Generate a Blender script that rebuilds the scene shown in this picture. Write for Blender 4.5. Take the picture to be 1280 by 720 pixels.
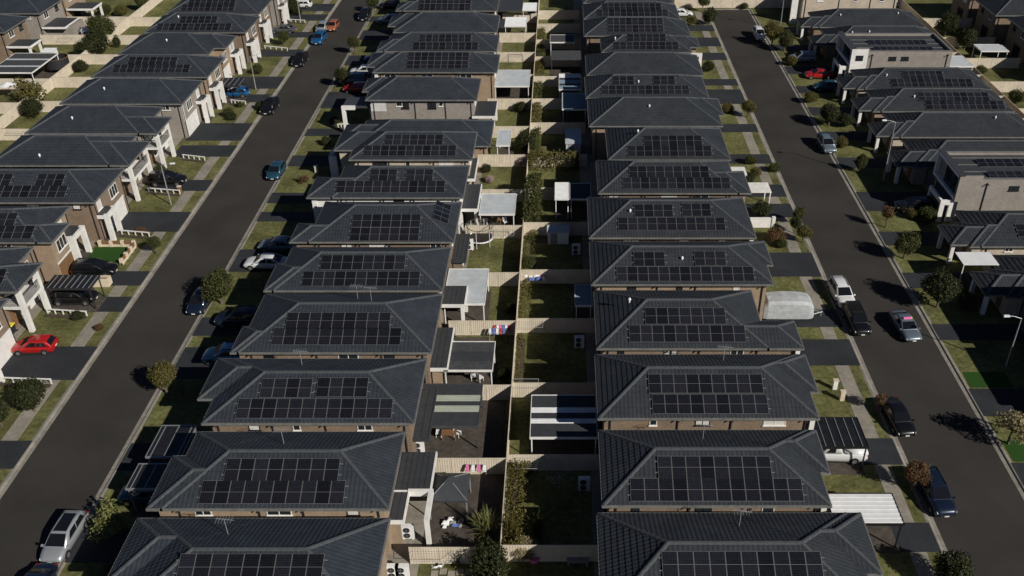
import bpy, math, random
import numpy as np
from mathutils import Vector, Matrix

# ------------------------------------------------------------------ clearing, camera, light
for o in list(bpy.data.objects):
    bpy.data.objects.remove(o, do_unlink=True)
SC = bpy.context.scene
COL = SC.collection
R = math.radians
random.seed(7)

cam_d = bpy.data.cameras.new('camera')
cam = bpy.data.objects.new('camera', cam_d)
COL.objects.link(cam)
cam.location = (0, 0, 55)
cam.rotation_euler = (R(90 - 33.30), 0, 0)
cam_d.sensor_width = 36
cam_d.lens = 36 * 1160 / 1280
cam_d.shift_x = -62 / 1280
cam_d.clip_start = 1
cam_d.clip_end = 3000
SC.camera = cam

SUN = Vector((.640, -.556, .530)).normalized()
W = bpy.data.worlds.new('World')
SC.world = W
W.use_nodes = True
nt = W.node_tree
sky = nt.nodes.new('ShaderNodeTexSky')
sky.sky_type = 'NISHITA'
sky.sun_disc = False
sky.air_density = .42
sky.dust_density = .1
sky.ozone_density = 3
sky.sun_elevation = R(32)
sky.sun_rotation = R(131)
bgn = nt.nodes['Background']
nt.links.new(sky.outputs[0], bgn.inputs[0])
bgn.inputs[1].default_value = 0.05
sd = bpy.data.lights.new('sun', 'SUN')
sd.energy = 5.0
sd.angle = R(.53)
sd.color = (1, .945, .86)
so = bpy.data.objects.new('sun', sd)
COL.objects.link(so)
so.rotation_euler = SUN.to_track_quat('Z', 'Y').to_euler()
so.location = (60, -50, 80)
vs = SC.view_settings
vs.view_transform = 'Standard'
vs.look = 'None'
vs.exposure = -0.1
vs.gamma = 1
vs.use_curve_mapping = False

# ------------------------------------------------------------------ materials
MATS = {}
def nnode(t, ty, **kw):
    n = t.nodes.new(ty)
    for k, v in kw.items():
        setattr(n, k, v)
    return n

def mat(name, c, c2=None, scale=3., rough=.8, bump=0., bscale=None, spec=.3, metal=0., big=0., bigscale=.12, detail=4., coat=0., trans=0.):
    if name in MATS:
        return MATS[name]
    m = bpy.data.materials.new(name)
    m.use_nodes = True
    t = m.node_tree
    b = t.nodes['Principled BSDF']
    b.inputs['Roughness'].default_value = rough
    b.inputs['Specular IOR Level'].default_value = spec
    b.inputs['Metallic'].default_value = metal
    if coat:
        b.inputs['Coat Weight'].default_value = coat
        b.inputs['Coat Roughness'].default_value = .05
    g = nnode(t, 'ShaderNodeNewGeometry')
    if c2 is None:
        b.inputs['Base Color'].default_value = (*c, 1)
    else:
        n = nnode(t, 'ShaderNodeTexNoise')
        n.inputs['Scale'].default_value = scale
        n.inputs['Detail'].default_value = detail
        n.inputs['Roughness'].default_value = .65
        t.links.new(g.outputs['Position'], n.inputs['Vector'])
        r = nnode(t, 'ShaderNodeValToRGB')
        r.color_ramp.elements[0].position = .33
        r.color_ramp.elements[1].position = .67
        r.color_ramp.elements[0].color = (*c, 1)
        r.color_ramp.elements[1].color = (*c2, 1)
        t.links.new(n.outputs['Fac'], r.inputs['Fac'])
        src = r.outputs['Color']
        if big:
            n2 = nnode(t, 'ShaderNodeTexNoise')
            n2.inputs['Scale'].default_value = bigscale
            n2.inputs['Detail'].default_value = 5
            t.links.new(g.outputs['Position'], n2.inputs['Vector'])
            mp = nnode(t, 'ShaderNodeMapRange')
            mp.inputs[1].default_value = .3
            mp.inputs[2].default_value = .7
            mp.inputs[3].default_value = 1 - big
            mp.inputs[4].default_value = 1 + big
            t.links.new(n2.outputs['Fac'], mp.inputs[0])
            mx = nnode(t, 'ShaderNodeVectorMath', operation='SCALE')
            t.links.new(src, mx.inputs[0])
            t.links.new(mp.outputs[0], mx.inputs['Scale'])
            src = mx.outputs[0]
        t.links.new(src, b.inputs['Base Color'])
    if bump:
        n = nnode(t, 'ShaderNodeTexNoise')
        n.inputs['Scale'].default_value = bscale or scale * 3
        n.inputs['Detail'].default_value = 6
        t.links.new(g.outputs['Position'], n.inputs['Vector'])
        bm = nnode(t, 'ShaderNodeBump')
        bm.inputs['Strength'].default_value = bump
        bm.inputs['Distance'].default_value = .05
        t.links.new(n.outputs['Fac'], bm.inputs['Height'])
        t.links.new(bm.outputs[0], b.inputs['Normal'])
    MATS[name] = m
    return m

def brick_mat(name, c1, c2, mortar):
    if name in MATS:
        return MATS[name]
    m = bpy.data.materials.new(name)
    m.use_nodes = True
    t = m.node_tree
    b = t.nodes['Principled BSDF']
    b.inputs['Roughness'].default_value = .9
    b.inputs['Specular IOR Level'].default_value = .2
    g = nnode(t, 'ShaderNodeNewGeometry')
    sp = nnode(t, 'ShaderNodeSeparateXYZ')
    t.links.new(g.outputs['Position'], sp.inputs[0])
    ad = nnode(t, 'ShaderNodeMath', operation='ADD')
    t.links.new(sp.outputs[0], ad.inputs[0])
    t.links.new(sp.outputs[1], ad.inputs[1])
    cb = nnode(t, 'ShaderNodeCombineXYZ')
    t.links.new(ad.outputs[0], cb.inputs[0])
    t.links.new(sp.outputs[2], cb.inputs[1])
    bt = nnode(t, 'ShaderNodeTexBrick')
    bt.inputs['Color1'].default_value = (*c1, 1)
    bt.inputs['Color2'].default_value = (*c2, 1)
    bt.inputs['Mortar'].default_value = (*mortar, 1)
    bt.inputs['Scale'].default_value = 1
    bt.inputs['Mortar Size'].default_value = .009
    bt.inputs['Brick Width'].default_value = .24
    bt.inputs['Row Height'].default_value = .086
    t.links.new(cb.outputs[0], bt.inputs['Vector'])
    n2 = nnode(t, 'ShaderNodeTexNoise')
    n2.inputs['Scale'].default_value = .8
    n2.inputs['Detail'].default_value = 6
    t.links.new(g.outputs['Position'], n2.inputs['Vector'])
    mp = nnode(t, 'ShaderNodeMapRange')
    mp.inputs[3].default_value = .75
    mp.inputs[4].default_value = 1.25
    t.links.new(n2.outputs['Fac'], mp.inputs[0])
    mx = nnode(t, 'ShaderNodeVectorMath', operation='SCALE')
    t.links.new(bt.outputs['Color'], mx.inputs[0])
    t.links.new(mp.outputs[0], mx.inputs['Scale'])
    t.links.new(mx.outputs[0], b.inputs['Base Color'])
    bm = nnode(t, 'ShaderNodeBump')
    bm.inputs['Strength'].default_value = .5
    bm.inputs['Distance'].default_value = .01
    bm.invert = True
    t.links.new(bt.outputs['Fac'], bm.inputs['Height'])
    t.links.new(bm.outputs[0], b.inputs['Normal'])
    MATS[name] = m
    return m

def solar_mat():
    # cells and busbars printed on the glass, in the panel's own coordinates
    m = bpy.data.materials.new('solar_glass')
    m.use_nodes = True
    t = m.node_tree
    b = t.nodes['Principled BSDF']
    b.inputs['Roughness'].default_value = .16
    b.inputs['Specular IOR Level'].default_value = .45
    tc = nnode(t, 'ShaderNodeTexCoord')
    bt = nnode(t, 'ShaderNodeTexBrick')
    bt.offset = 0
    bt.inputs['Scale'].default_value = 1
    bt.inputs['Mortar Size'].default_value = .004
    bt.inputs['Brick Width'].default_value = .1615
    bt.inputs['Row Height'].default_value = .1615
    bt.inputs['Color1'].default_value = (.0075, .0085, .013, 1)
    bt.inputs['Color2'].default_value = (.011, .011, .014, 1)
    bt.inputs['Mortar'].default_value = (.035, .036, .04, 1)
    t.links.new(tc.outputs['Object'], bt.inputs['Vector'])
    oi = nnode(t, 'ShaderNodeObjectInfo')
    mp = nnode(t, 'ShaderNodeMapRange')
    mp.inputs[3].default_value = .7
    mp.inputs[4].default_value = 1.5
    t.links.new(oi.outputs['Random'], mp.inputs[0])
    mx = nnode(t, 'ShaderNodeVectorMath', operation='SCALE')
    t.links.new(bt.outputs['Color'], mx.inputs[0])
    t.links.new(mp.outputs[0], mx.inputs['Scale'])
    t.links.new(mx.outputs[0], b.inputs['Base Color'])
    return m

def leaf_mat(name, c1, c2):
    if name in MATS:
        return MATS[name]
    m = bpy.data.materials.new(name)
    m.use_nodes = True
    t = m.node_tree
    b = t.nodes['Principled BSDF']
    b.inputs['Roughness'].default_value = .6
    b.inputs['Specular IOR Level'].default_value = .25
    g = nnode(t, 'ShaderNodeNewGeometry')
    r = nnode(t, 'ShaderNodeValToRGB')
    r.color_ramp.elements[0].color = (*c1, 1)
    r.color_ramp.elements[1].color = (*c2, 1)
    t.links.new(g.outputs['Random Per Island'], r.inputs['Fac'])
    t.links.new(r.outputs[0], b.inputs['Base Color'])
    tr = nnode(t, 'ShaderNodeBsdfTranslucent')
    t.links.new(r.outputs[0], tr.inputs['Color'])
    ms = nnode(t, 'ShaderNodeMixShader')
    ms.inputs[0].default_value = .25
    out = t.nodes['Material Output']
    t.links.new(b.outputs[0], ms.inputs[1])
    t.links.new(tr.outputs[0], ms.inputs[2])
    t.links.new(ms.outputs[0], out.inputs['Surface'])
    MATS[name] = m
    return m

M = {}
M['asphalt'] = mat('asphalt', (.034, .0315, .0285), (.046, .0425, .038), scale=9, rough=.92, bump=.35, bscale=40, spec=.2, big=.17, bigscale=.18, detail=8)
M['drive'] = mat('charcoal_concrete', (.021, .0235, .0285), (.034, .0365, .042), scale=5, rough=.85, bump=.2, bscale=30, spec=.25, big=.2, bigscale=.35, detail=8)
M['concrete'] = mat('concrete', (.20, .18, .15), (.29, .265, .22), scale=2.5, rough=.9, bump=.2, bscale=20, big=.18, bigscale=.5, detail=8)
M['kerb'] = mat('kerb_concrete', (.19, .175, .15), (.28, .26, .225), scale=3, rough=.9, bump=.2, bscale=15, big=.2, bigscale=.6, detail=8)
M['gutterpan'] = mat('gutter_concrete', (.12, .11, .095), (.19, .175, .15), scale=3, rough=.9, big=.2, bigscale=.7, detail=8)
M['grass'] = mat('grass', (.068, .076, .025), (.178, .172, .072), scale=2.2, rough=.95, bump=1., bscale=14, spec=.1, big=.4, bigscale=.28, detail=10)
M['turf'] = mat('synthetic_turf', (.022, .062, .012), (.032, .080, .018), scale=6, rough=.95, bump=.6, bscale=30, spec=.1)
M['soil'] = mat('soil', (.045, .034, .024), (.085, .066, .046), scale=3, rough=.95, bump=.8, bscale=12)
M['paver'] = mat('paver', (.055, .045, .038), (.085, .072, .060), scale=2, rough=.9, bump=.2, big=.2, bigscale=.5)
M['tile'] = mat('roof_tile', (.027, .033, .042), (.038, .045, .055), scale=1.6, rough=.7, bump=.12, bscale=25, spec=.14, big=.14, bigscale=.45, detail=8)
M['tileb'] = mat('roof_tile_blue', (.026, .033, .043), (.037, .045, .057), scale=1.6, rough=.7, bump=.12, bscale=25, spec=.14, big=.14, bigscale=.45, detail=8)
M['tilew'] = mat('roof_tile_warm', (.027, .031, .037), (.038, .043, .050), scale=1.6, rough=.7, bump=.12, bscale=25, spec=.14, big=.14, bigscale=.45, detail=8)
M['cap'] = mat('ridge_tile', (.045, .050, .057), (.070, .076, .083), scale=4, rough=.75, bump=.1, bscale=25)
M['gutter'] = mat('gutter_metal', (.13, .13, .125), (.19, .19, .18), scale=2, rough=.5, spec=.4)
M['dgutter'] = mat('dark_gutter_metal', (.05, .052, .056), (.075, .077, .08), scale=2, rough=.5, spec=.4)
M['soffit'] = mat('soffit', (.5, .48, .44))
M['white'] = mat('white_render', (.66, .65, .62), (.76, .75, .72), scale=1.5, rough=.75, big=.06, bigscale=1.2)
M['cream'] = mat('cream_render', (.56, .48, .36), (.63, .545, .42), scale=2, rough=.85, big=.08, bigscale=1)
M['grey'] = mat('grey_render', (.24, .235, .225), (.30, .29, .28), scale=2, rough=.85)
M['fence'] = mat('cream_steel', (.54, .475, .375), (.62, .55, .44), scale=1.4, rough=.55, spec=.35, big=.10, bigscale=.8)
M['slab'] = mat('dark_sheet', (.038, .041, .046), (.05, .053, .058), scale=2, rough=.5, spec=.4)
M['silver'] = mat('silver_sheet', (.40, .43, .45), (.48, .51, .53), scale=1.2, rough=.45, spec=.4, big=.06, bigscale=.8)
M['palegreen'] = mat('pale_green_sheet', (.34, .37, .30), (.40, .43, .36), scale=1.2, rough=.5)
M['bluesheet'] = mat('blue_grey_sheet', (.20, .27, .31), (.25, .33, .38), scale=1.2, rough=.45)
M['polywhite'] = mat('white_sheet', (.68, .69, .69), (.78, .79, .79), scale=1.2, rough=.5)
M['smoke'] = mat('smoked_sheet', (.012, .013, .015), (.02, .021, .024), scale=1.5, rough=.25, spec=.5)
M['timber'] = mat('timber', (.16, .085, .04), (.23, .13, .065), scale=4, rough=.7)
M['bluegrey'] = mat('pale_cladding', (.50, .50, .49), (.58, .58, .57), scale=1.5, rough=.8)
M['glass'] = mat('window_glass', (.02, .023, .027), rough=.08, spec=.6)
M['blind'] = mat('window_blind', (.55, .54, .50), (.64, .63, .59), scale=2, rough=.8)
M['black'] = mat('black_metal', (.012, .012, .013), rough=.45, spec=.4)
M['dark'] = mat('dark_plastic', (.025, .025, .027), rough=.6)
M['alu'] = mat('aluminium', (.42, .43, .44), rough=.4, metal=.6)
M['pframe'] = mat('panel_frame', (.25, .255, .26), rough=.45, metal=.5)
M['steel'] = mat('galvanised', (.33, .34, .35), (.42, .43, .44), scale=6, rough=.5, metal=.4)
M['solar'] = solar_mat()
M['bark'] = mat('bark', (.09, .07, .05), (.15, .12, .09), scale=8, rough=.9, bump=.6, bscale=20)
M['tarp'] = mat('silver_tarp', (.34, .36, .37), (.47, .49, .50), scale=1.6, rough=.6, bump=.6, bscale=3)
M['tyre'] = mat('tyre', (.012, .012, .012), rough=.9)
M['rim'] = mat('wheel_rim', (.35, .36, .37), rough=.35, metal=.7)
M['carglass'] = mat('car_glass', (.008, .009, .011), rough=.04, spec=.7)
M['head'] = mat('headlight', (.6, .62, .64), rough=.1, spec=.7)
M['tail'] = mat('taillight', (.25, .01, .01), rough=.2, spec=.5)
M['plate'] = mat('number_plate', (.7, .7, .65), rough=.5)
M['pink'] = mat('pink_plastic', (.66, .16, .36), rough=.5)
M['red'] = mat('red_cloth', (.45, .04, .04), rough=.8)
M['blue'] = mat('blue_cloth', (.10, .16, .40), rough=.8)
M['yellow'] = mat('yellow_plastic', (.75, .60, .06), rough=.6)
M['net'] = mat('dark_net', (.07, .055, .04), rough=.9)
M['wicker'] = mat('wicker', (.16, .11, .07), (.24, .17, .11), scale=9, rough=.85)
BR = {
    'tan': brick_mat('tan_brick', (.27, .19, .125), (.34, .245, .165), (.34, .30, .24)),
    'brown': brick_mat('brown_brick', (.17, .115, .08), (.235, .165, .115), (.28, .24, .19)),
    'grey': brick_mat('grey_brick', (.235, .21, .185), (.30, .27, .24), (.33, .30, .27)),
    'pale': brick_mat('pale_brick', (.42, .36, .28), (.50, .43, .34), (.48, .43, .36)),
    'cream': M['cream'], 'white': M['white'], 'render': M['grey'],
}
LEAF = {
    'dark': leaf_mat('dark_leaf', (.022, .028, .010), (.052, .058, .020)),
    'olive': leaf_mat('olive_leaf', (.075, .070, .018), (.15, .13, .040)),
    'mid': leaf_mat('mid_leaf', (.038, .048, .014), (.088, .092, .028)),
    'light': leaf_mat('light_leaf', (.12, .13, .04), (.24, .24, .09)),
    'red': leaf_mat('russet_leaf', (.09, .05, .025), (.17, .10, .045)),
    'straw': leaf_mat('straw_leaf', (.22, .19, .10), (.36, .31, .18)),
    'flower': leaf_mat('pale_flower', (.35, .25, .25), (.55, .42, .40)),
}
def paint(name, c, rough=.3, metal=.25):
    return mat('paint_' + name, c, rough=rough, spec=.5, metal=metal, coat=.6)
PAINT = {'black': paint('black', (.008, .008, .009)), 'white': paint('white', (.62, .63, .63), metal=0.),
         'silver': paint('silver', (.36, .38, .40), metal=.4), 'grey': paint('grey', (.10, .105, .11), metal=.4),
         'red': paint('red', (.38, .012, .012), metal=.1), 'blue': paint('blue', (.012, .10, .26), metal=.3),
         'navy': paint('navy', (.010, .018, .040), metal=.3), 'steelblue': paint('steelblue', (.16, .20, .24), metal=.4),
         'orange': paint('orange', (.30, .10, .045), metal=.1), 'skyblue': paint('skyblue', (.12, .28, .42), metal=.3),
         'teal': paint('teal', (.02, .07, .11), metal=.3)}

# ------------------------------------------------------------------ mesh helpers
class MB:
    def __init__(s):
        s.v = []; s.f = []; s.m = []
    def poly(s, pts, mi=0):
        i = len(s.v)
        s.v += [tuple(p) for p in pts]
        s.f.append(tuple(range(i, i + len(pts)))); s.m.append(mi)
        return s
    def box(s, x0, x1, y0, y1, z0, z1, mi=0):
        i = len(s.v)
        s.v += [(x0, y0, z0), (x1, y0, z0), (x1, y1, z0), (x0, y1, z0), (x0, y0, z1), (x1, y0, z1), (x1, y1, z1), (x0, y1, z1)]
        for q in ((0, 3, 2, 1), (4, 5, 6, 7), (0, 1, 5, 4), (1, 2, 6, 5), (2, 3, 7, 6), (3, 0, 4, 7)):
            s.f.append(tuple(i + k for k in q)); s.m.append(mi)
        return s
    def tube(s, p, q, r, r2=None, n=6, mi=0):
        p = Vector(p); q = Vector(q)
        d = (q - p).normalized()
        a = d.orthogonal().normalized(); b = d.cross(a)
        r2 = r if r2 is None else r2
        i = len(s.v)
        for c, rr in ((p, r), (q, r2)):
            for k in range(n):
                t = 2 * math.pi * k / n
                s.v.append(tuple(c + rr * (math.cos(t) * a + math.sin(t) * b)))
        for k in range(n):
            k2 = (k + 1) % n
            s.f.append((i + k, i + k2, i + n + k2, i + n + k)); s.m.append(mi)
        s.f.append(tuple(i + k for k in reversed(range(n)))); s.m.append(mi)
        s.f.append(tuple(i + n + k for k in range(n))); s.m.append(mi)
        return s
    def ring(s, c, rad, r, n=20, ax='z', mi=0):
        pts = []
        for k in range(n):
            t = 2 * math.pi * k / n
            pts.append((c[0] + rad * math.cos(t), c[1] + rad * math.sin(t), c[2]))
        for k in range(n):
            s.tube(pts[k], pts[(k + 1) % n], r, n=5, mi=mi)
        return s
    def loft(s, rings, mi=0, cap=True):
        n = len(rings[0]); i = len(s.v)
        for r in rings:
            s.v += [tuple(p) for p in r]
        for a in range(len(rings) - 1):
            for k in range(n):
                k2 = (k + 1) % n
                s.f.append((i + a * n + k, i + a * n + k2, i + (a + 1) * n + k2, i + (a + 1) * n + k)); s.m.append(mi)
        if cap:
            s.f.append(tuple(i + k for k in reversed(range(n)))); s.m.append(mi)
            e = i + (len(rings) - 1) * n
            s.f.append(tuple(e + k for k in range(n))); s.m.append(mi)
        return s
    def mesh(s, name, mats, off=(0, 0, 0), smooth=False):
        me = bpy.data.meshes.new(name)
        v = [(a - off[0], b - off[1], c - off[2]) for a, b, c in s.v]
        me.from_pydata(v, [], s.f)
        for m in (mats if isinstance(mats, (list, tuple)) else [mats]):
            me.materials.append(m)
        me.polygons.foreach_set('material_index', s.m)
        if smooth:
            me.polygons.foreach_set('use_smooth', [True] * len(s.f))
        me.update()
        return me

def tag(o, label=None, cat=None, group=None, kind=None):
    if label: o['label'] = label
    if cat: o['category'] = cat
    if group: o['group'] = group
    if kind: o['kind'] = kind
    return o

def link(name, me, parent=None, loc=(0, 0, 0), rot=(0, 0, 0)):
    o = bpy.data.objects.new(name, me)
    COL.objects.link(o)
    o.location = loc
    o.rotation_euler = rot
    if parent: o.parent = parent
    return o

def root(name, loc, label, cat, group=None, rz=0):
    o = bpy.data.objects.new(name, None)
    COL.objects.link(o)
    o.empty_display_size = .3
    o.location = loc
    o.rotation_euler = (0, 0, rz)
    return tag(o, label, cat, group)

def part(rt, name, mb, mats, parent=None, smooth=False):
    """mesh given in world coordinates, hung under rt (or under a part of rt placed at its origin)"""
    me = mb.mesh(name, mats, off=rt.location, smooth=smooth)
    return link(name, me, parent or rt)

CACHE = {}
def cached(key, fn):
    if key not in CACHE:
        CACHE[key] = fn()
    return CACHE[key]

def struct(name, mb, mats):
    return tag(link(name, mb.mesh(name, mats)), kind='structure')

def copy_tree(o, parent=None):
    c = o.copy()
    COL.objects.link(c)
    c.parent = parent
    for ch in list(o.children):
        copy_tree(ch, c)
    return c

# ------------------------------------------------------------------ the setting
RW0, RW1 = -45.5, -37.15      # through road kerb lines
RE0, RE1 = 28.75, 37.5        # dead-end road kerb lines
YEND = 184.6                  # where the dead-end road stops
Y0, Y1 = 20, 420
struct('ground', MB().box(-420, 420, -120, 700, -1.2, -.5), M['soil'])
struct('road', MB().box(RW0, RW1, Y0, Y1, -.45, -.10), M['asphalt']).name = 'through_road'
struct('dead_end_road', MB().box(RE0, RE1, Y0, YEND, -.45, -.10), M['asphalt'])
struct('lawn', MB().box(-420, RW0 - .3, Y0, Y1, -.45, 0), M['grass'])
struct('lawn', MB().box(RW1 + .3, RE0 - .3, Y0, Y1, -.45, 0), M['grass'])
struct('lawn', MB().box(RE1 + .3, 420, Y0, Y1, -.45, 0), M['grass'])
struct('lawn', MB().box(RE0 - .3, RE1 + .3, YEND + .3, Y1, -.45, 0), M['grass'])
def kerb_line(x, sgn, ya, yb):
    """sgn +1: the road lies on the +x side"""
    prof = [(-.3 * sgn, .004), (-.3 * sgn, -.3), (.42 * sgn, -.3), (.42 * sgn, -.094), (.10 * sgn, -.088), (-.02 * sgn, .012), (-.12 * sgn, .03)]
    n = max(2, int((yb - ya) / 2.4))
    for k in range(n):          # each pour of kerb is a block with a joint
        a = ya + (yb - ya) * k / n + .012
        b = ya + (yb - ya) * (k + 1) / n - .012
        yield [[(x + px, y, pz) for px, pz in (prof if sgn < 0 else prof[::-1])] for y in (a, b)]
for nm, x, s, ya, yb in (('kerb', RW0, 1, Y0, 230), ('kerb', RW1, -1, Y0, 230), ('kerb', RE0, 1, Y0, YEND), ('kerb', RE1, -1, Y0, YEND)):
    k_root = tag(bpy.data.objects.new(nm, None), kind='structure')
    COL.objects.link(k_root)
    for rg in kerb_line(x, s, ya, yb):
        yy = rg[0][0][1]
        bl = MB().loft(rg)
        link('kerb_block', bl.mesh('kerb_block', M['kerb']), k_root)
e = MB()
e.box(RE0 - .3, RE1 + .3, YEND, YEND + .3, -.3, .03)
struct('kerb', e, M['kerb'])

def slabs(name, x0, x1, y0, y1, skips, step=1.5):
    r_ = tag(bpy.data.objects.new(name, None), kind='structure')
    COL.objects.link(r_)
    rs = random.Random(3)
    ys = [y0] + [v for ab in sorted(skips) for v in ab if y0 < v < y1] + [y1]
    for a, b in zip(ys[0::2], ys[1::2]):
        n = max(1, round((b - a) / step))
        for k in range(n):
            p, q = a + (b - a) * k / n, a + (b - a) * (k + 1) / n
            link('slab', MB().box(x0, x1, p + .008, q - .008, -.05, .014 + rs.random() * .01).mesh('slab', M['concrete']), r_)
DA = [(183.4, 188.3), (177.3, 181.3), (167.3, 170.5), (157, 160.7), (141.9, 147.3), (136.2, 139.5), (121.9, 128.1), (116.6, 120.3), (106.4, 109.5), (95.9, 100.8), (84.2, 87.1), (79.2, 82), (68, 73.2), (56.3, 59.7)]
DB = [(176.5, 180), (165.9, 171.4), (152.6, 157.6), (143.6, 147), (133.9, 140.5), (123.5, 126.1), (113.6, 117), (103.1, 105.9), (98.4, 100.8), (87, 91.8), (75, 78.2), (68.2, 73.1), (56.1, 59.4), (46.5, 49.8)]
DC = [(171, 174.5), (162.4, 167.3), (155.3, 159), (143.3, 146.2), (135.5, 141.6), (124.9, 127.8), (114.4, 117.4), (104.8, 108.2), (99.4, 102.9), (86, 91.1), (76.5, 79.6), (70.2, 74.4), (56.8, 60), (47.5, 50.4)]
DD = [(170, 173.4), (160, 163.4), (148.5, 152), (140, 143), (131, 134.2), (122, 125), (113.1, 116.3), (101, 106.1), (92.7, 95.9), (83.7, 86.8), (74.3, 77), (62.9, 66.7), (53, 57)]
slabs('footpath', -48.4, -47.0, 40, 200, DA)
slabs('footpath', 26.15, 27.5, 38, 183, DC)
def driveways(name, lst, xa, xb):
    for a, b in lst:
        m = MB()
        m.box(xa, xb, a, b, -.05, .028)
        d_ = struct(name, m, M['drive'])
driveways('driveway', DA, -53.6, RW0 - .12)
driveways('driveway', DB, RW1 + .12, -27.6)
driveways('driveway', DC, 19.6, RE0 - .12)
driveways('driveway', DD, RE1 + .12, 46.5)
# paved strips down the sides and along the backs of the houses
for x0, x1 in ((-28.2, -10.6), (2.4, 20.2)):
    struct('side_paving', MB().box(x0, x1, 36, 196, -.05, .012), M['concrete'])
struct('side_paving', MB().box(-71.5, -54.2, 60, 196, -.05, .012), M['concrete'])
struct('side_paving', MB().box(47, 66, 60, 190, -.05, .012), M['concrete'])
struct('paved_yard', MB().box(-10.6, -5.0, 56, 65, -.05, .018), M['paver'])
struct('paved_yard', MB().box(-10.6, -4.9, 47, 55.6, -.05, .016), M['paver'])
struct('paved_yard', MB().box(-10.6, -7.2, 66, 74.8, -.05, .016), M['paver'])
struct('garden_bed', MB().box(-4.3, -3.0, 47.5, 55.5, -.05, .02), M['soil'])
struct('garden_bed', MB().box(-4.3, -3.6, 66, 74.6, -.05, .02), M['soil'])
struct('garden_bed', MB().box(-4.2, 1.5, 93.2, 94.6, -.05, .02), M['soil'])
struct('synthetic_lawn', MB().box(-53.9, -49.6, 88.4, 92.3, -.05, .02), M['turf'])
struct('synthetic_lawn', MB().box(38.0, 42.0, 66.9, 69.2, -.05, .02), M['turf'])
struct('synthetic_lawn', MB().box(38.0, 42.0, 57.2, 59.7, -.05, .02), M['turf'])

# ------------------------------------------------------------------ hip roofs from overlapping rectangles
T = math.tan(R(24.5))
CP, SP = math.cos(R(24.5)), math.sin(R(24.5))

def clip(poly, f):
    """keep the side of convex poly (xy list) where f(p) >= 0"""
    out = []
    n = len(poly)
    for i in range(n):
        p, q = poly[i], poly[(i + 1) % n]
        a, b = f(p), f(q)
        if a >= -1e-7: out.append(p)
        if (a > 1e-7 and b < -1e-7) or (a < -1e-7 and b > 1e-7):
            t = a / (a - b)
            out.append((p[0] + t * (q[0] - p[0]), p[1] + t * (q[1] - p[1])))
    cl = []
    for p in out:
        if not cl or abs(p[0] - cl[-1][0]) + abs(p[1] - cl[-1][1]) > 1e-6: cl.append(p)
    if len(cl) > 1 and abs(cl[0][0] - cl[-1][0]) + abs(cl[0][1] - cl[-1][1]) < 1e-6: cl.pop()
    return cl
def area(p):
    return abs(sum(p[i][0] * p[(i + 1) % len(p)][1] - p[(i + 1) % len(p)][0] * p[i][1] for i in range(len(p)))) / 2 if len(p) > 2 else 0

def planes(r):
    x0, x1, y0, y1 = r
    return {'W': lambda p: T * (p[0] - x0), 'E': lambda p: T * (x1 - p[0]), 'S': lambda p: T * (p[1] - y0), 'N': lambda p: T * (y1 - p[1])}

def faces(r):
    x0, x1, y0, y1 = r
    w, d = x1 - x0, y1 - y0
    if w >= d:
        a, b, ym = x0 + d / 2, x1 - d / 2, (y0 + y1) / 2
        ridge = ((a, ym), (b, ym))
        return {'S': [(x0, y0), (x1, y0), (b, ym), (a, ym)], 'N': [(x1, y1), (x0, y1), (a, ym), (b, ym)],
                'W': [(x0, y1), (x0, y0), (a, ym)], 'E': [(x1, y0), (x1, y1), (b, ym)]}, ridge
    a, b, xm = y0 + w / 2, y1 - w / 2, (x0 + x1) / 2
    ridge = ((xm, a), (xm, b))
    return {'W': [(x0, y1), (x0, y0), (xm, a), (xm, b)], 'E': [(x1, y0), (x1, y1), (xm, b), (xm, a)],
            'S': [(x0, y0), (x1, y0), (xm, a)], 'N': [(x1, y1), (x0, y1), (xm, b)]}, ridge

def roof_pieces(rects):
    out = []
    for i, r in enumerate(rects):
        fs, _ = faces(r)
        pi = planes(r)
        for side, poly in fs.items():
            todo = [poly]
            h = pi[side]
            for j, q in enumerate(rects):
                if j == i: continue
                pj = planes(q)
                nxt = []
                for pl in todo:
                    inside = pl
                    dead = False
                    for k in 'WESN':
                        f = lambda p, k=k: pj[k](p) - h(p)
                        if max(abs(f(p)) for p in inside) < 1e-6:
                            if j < i: continue
                            nxt.append(inside); dead = True; break
                        outp = clip(inside, lambda p: -f(p))
                        if area(outp) > 1e-3: nxt.append(outp)
                        inside = clip(inside, f)
                        if area(inside) < 1e-3: dead = True; break
                todo = nxt
            for pl in todo: out.append((i, side, pl))
    return out

def outline(rects):
    """boundary segments of the union: (axis, const, a, b, outward)"""
    segs = []
    for i, r in enumerate(rects):
        x0, x1, y0, y1 = r
        for ax, c, a, b, out in (('x', y0, x0, x1, -1), ('x', y1, x0, x1, 1), ('y', x0, y0, y1, -1), ('y', x1, y0, y1, 1)):
            iv = [(a, b)]
            for j, q in enumerate(rects):
                if j == i: continue
                lo, hi, m0, m1 = (q[0], q[1], q[2], q[3]) if ax == 'x' else (q[2], q[3], q[0], q[1])
                e_ = 1e-6
                hit = (m0 + e_ < c < m1 - e_) or (j < i and ((abs(c - m0) < e_ and out < 0) or (abs(c - m1) < e_ and out > 0)))
                if not hit: continue
                nv = []
                for s_, t_ in iv:
                    if hi <= s_ or lo >= t_: nv.append((s_, t_)); continue
                    if lo > s_: nv.append((s_, lo))
                    if hi < t_: nv.append((hi, t_))
                iv = nv
            segs += [(ax, c, s_, t_, out) for s_, t_ in iv if t_ - s_ > .02]
    return segs

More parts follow.
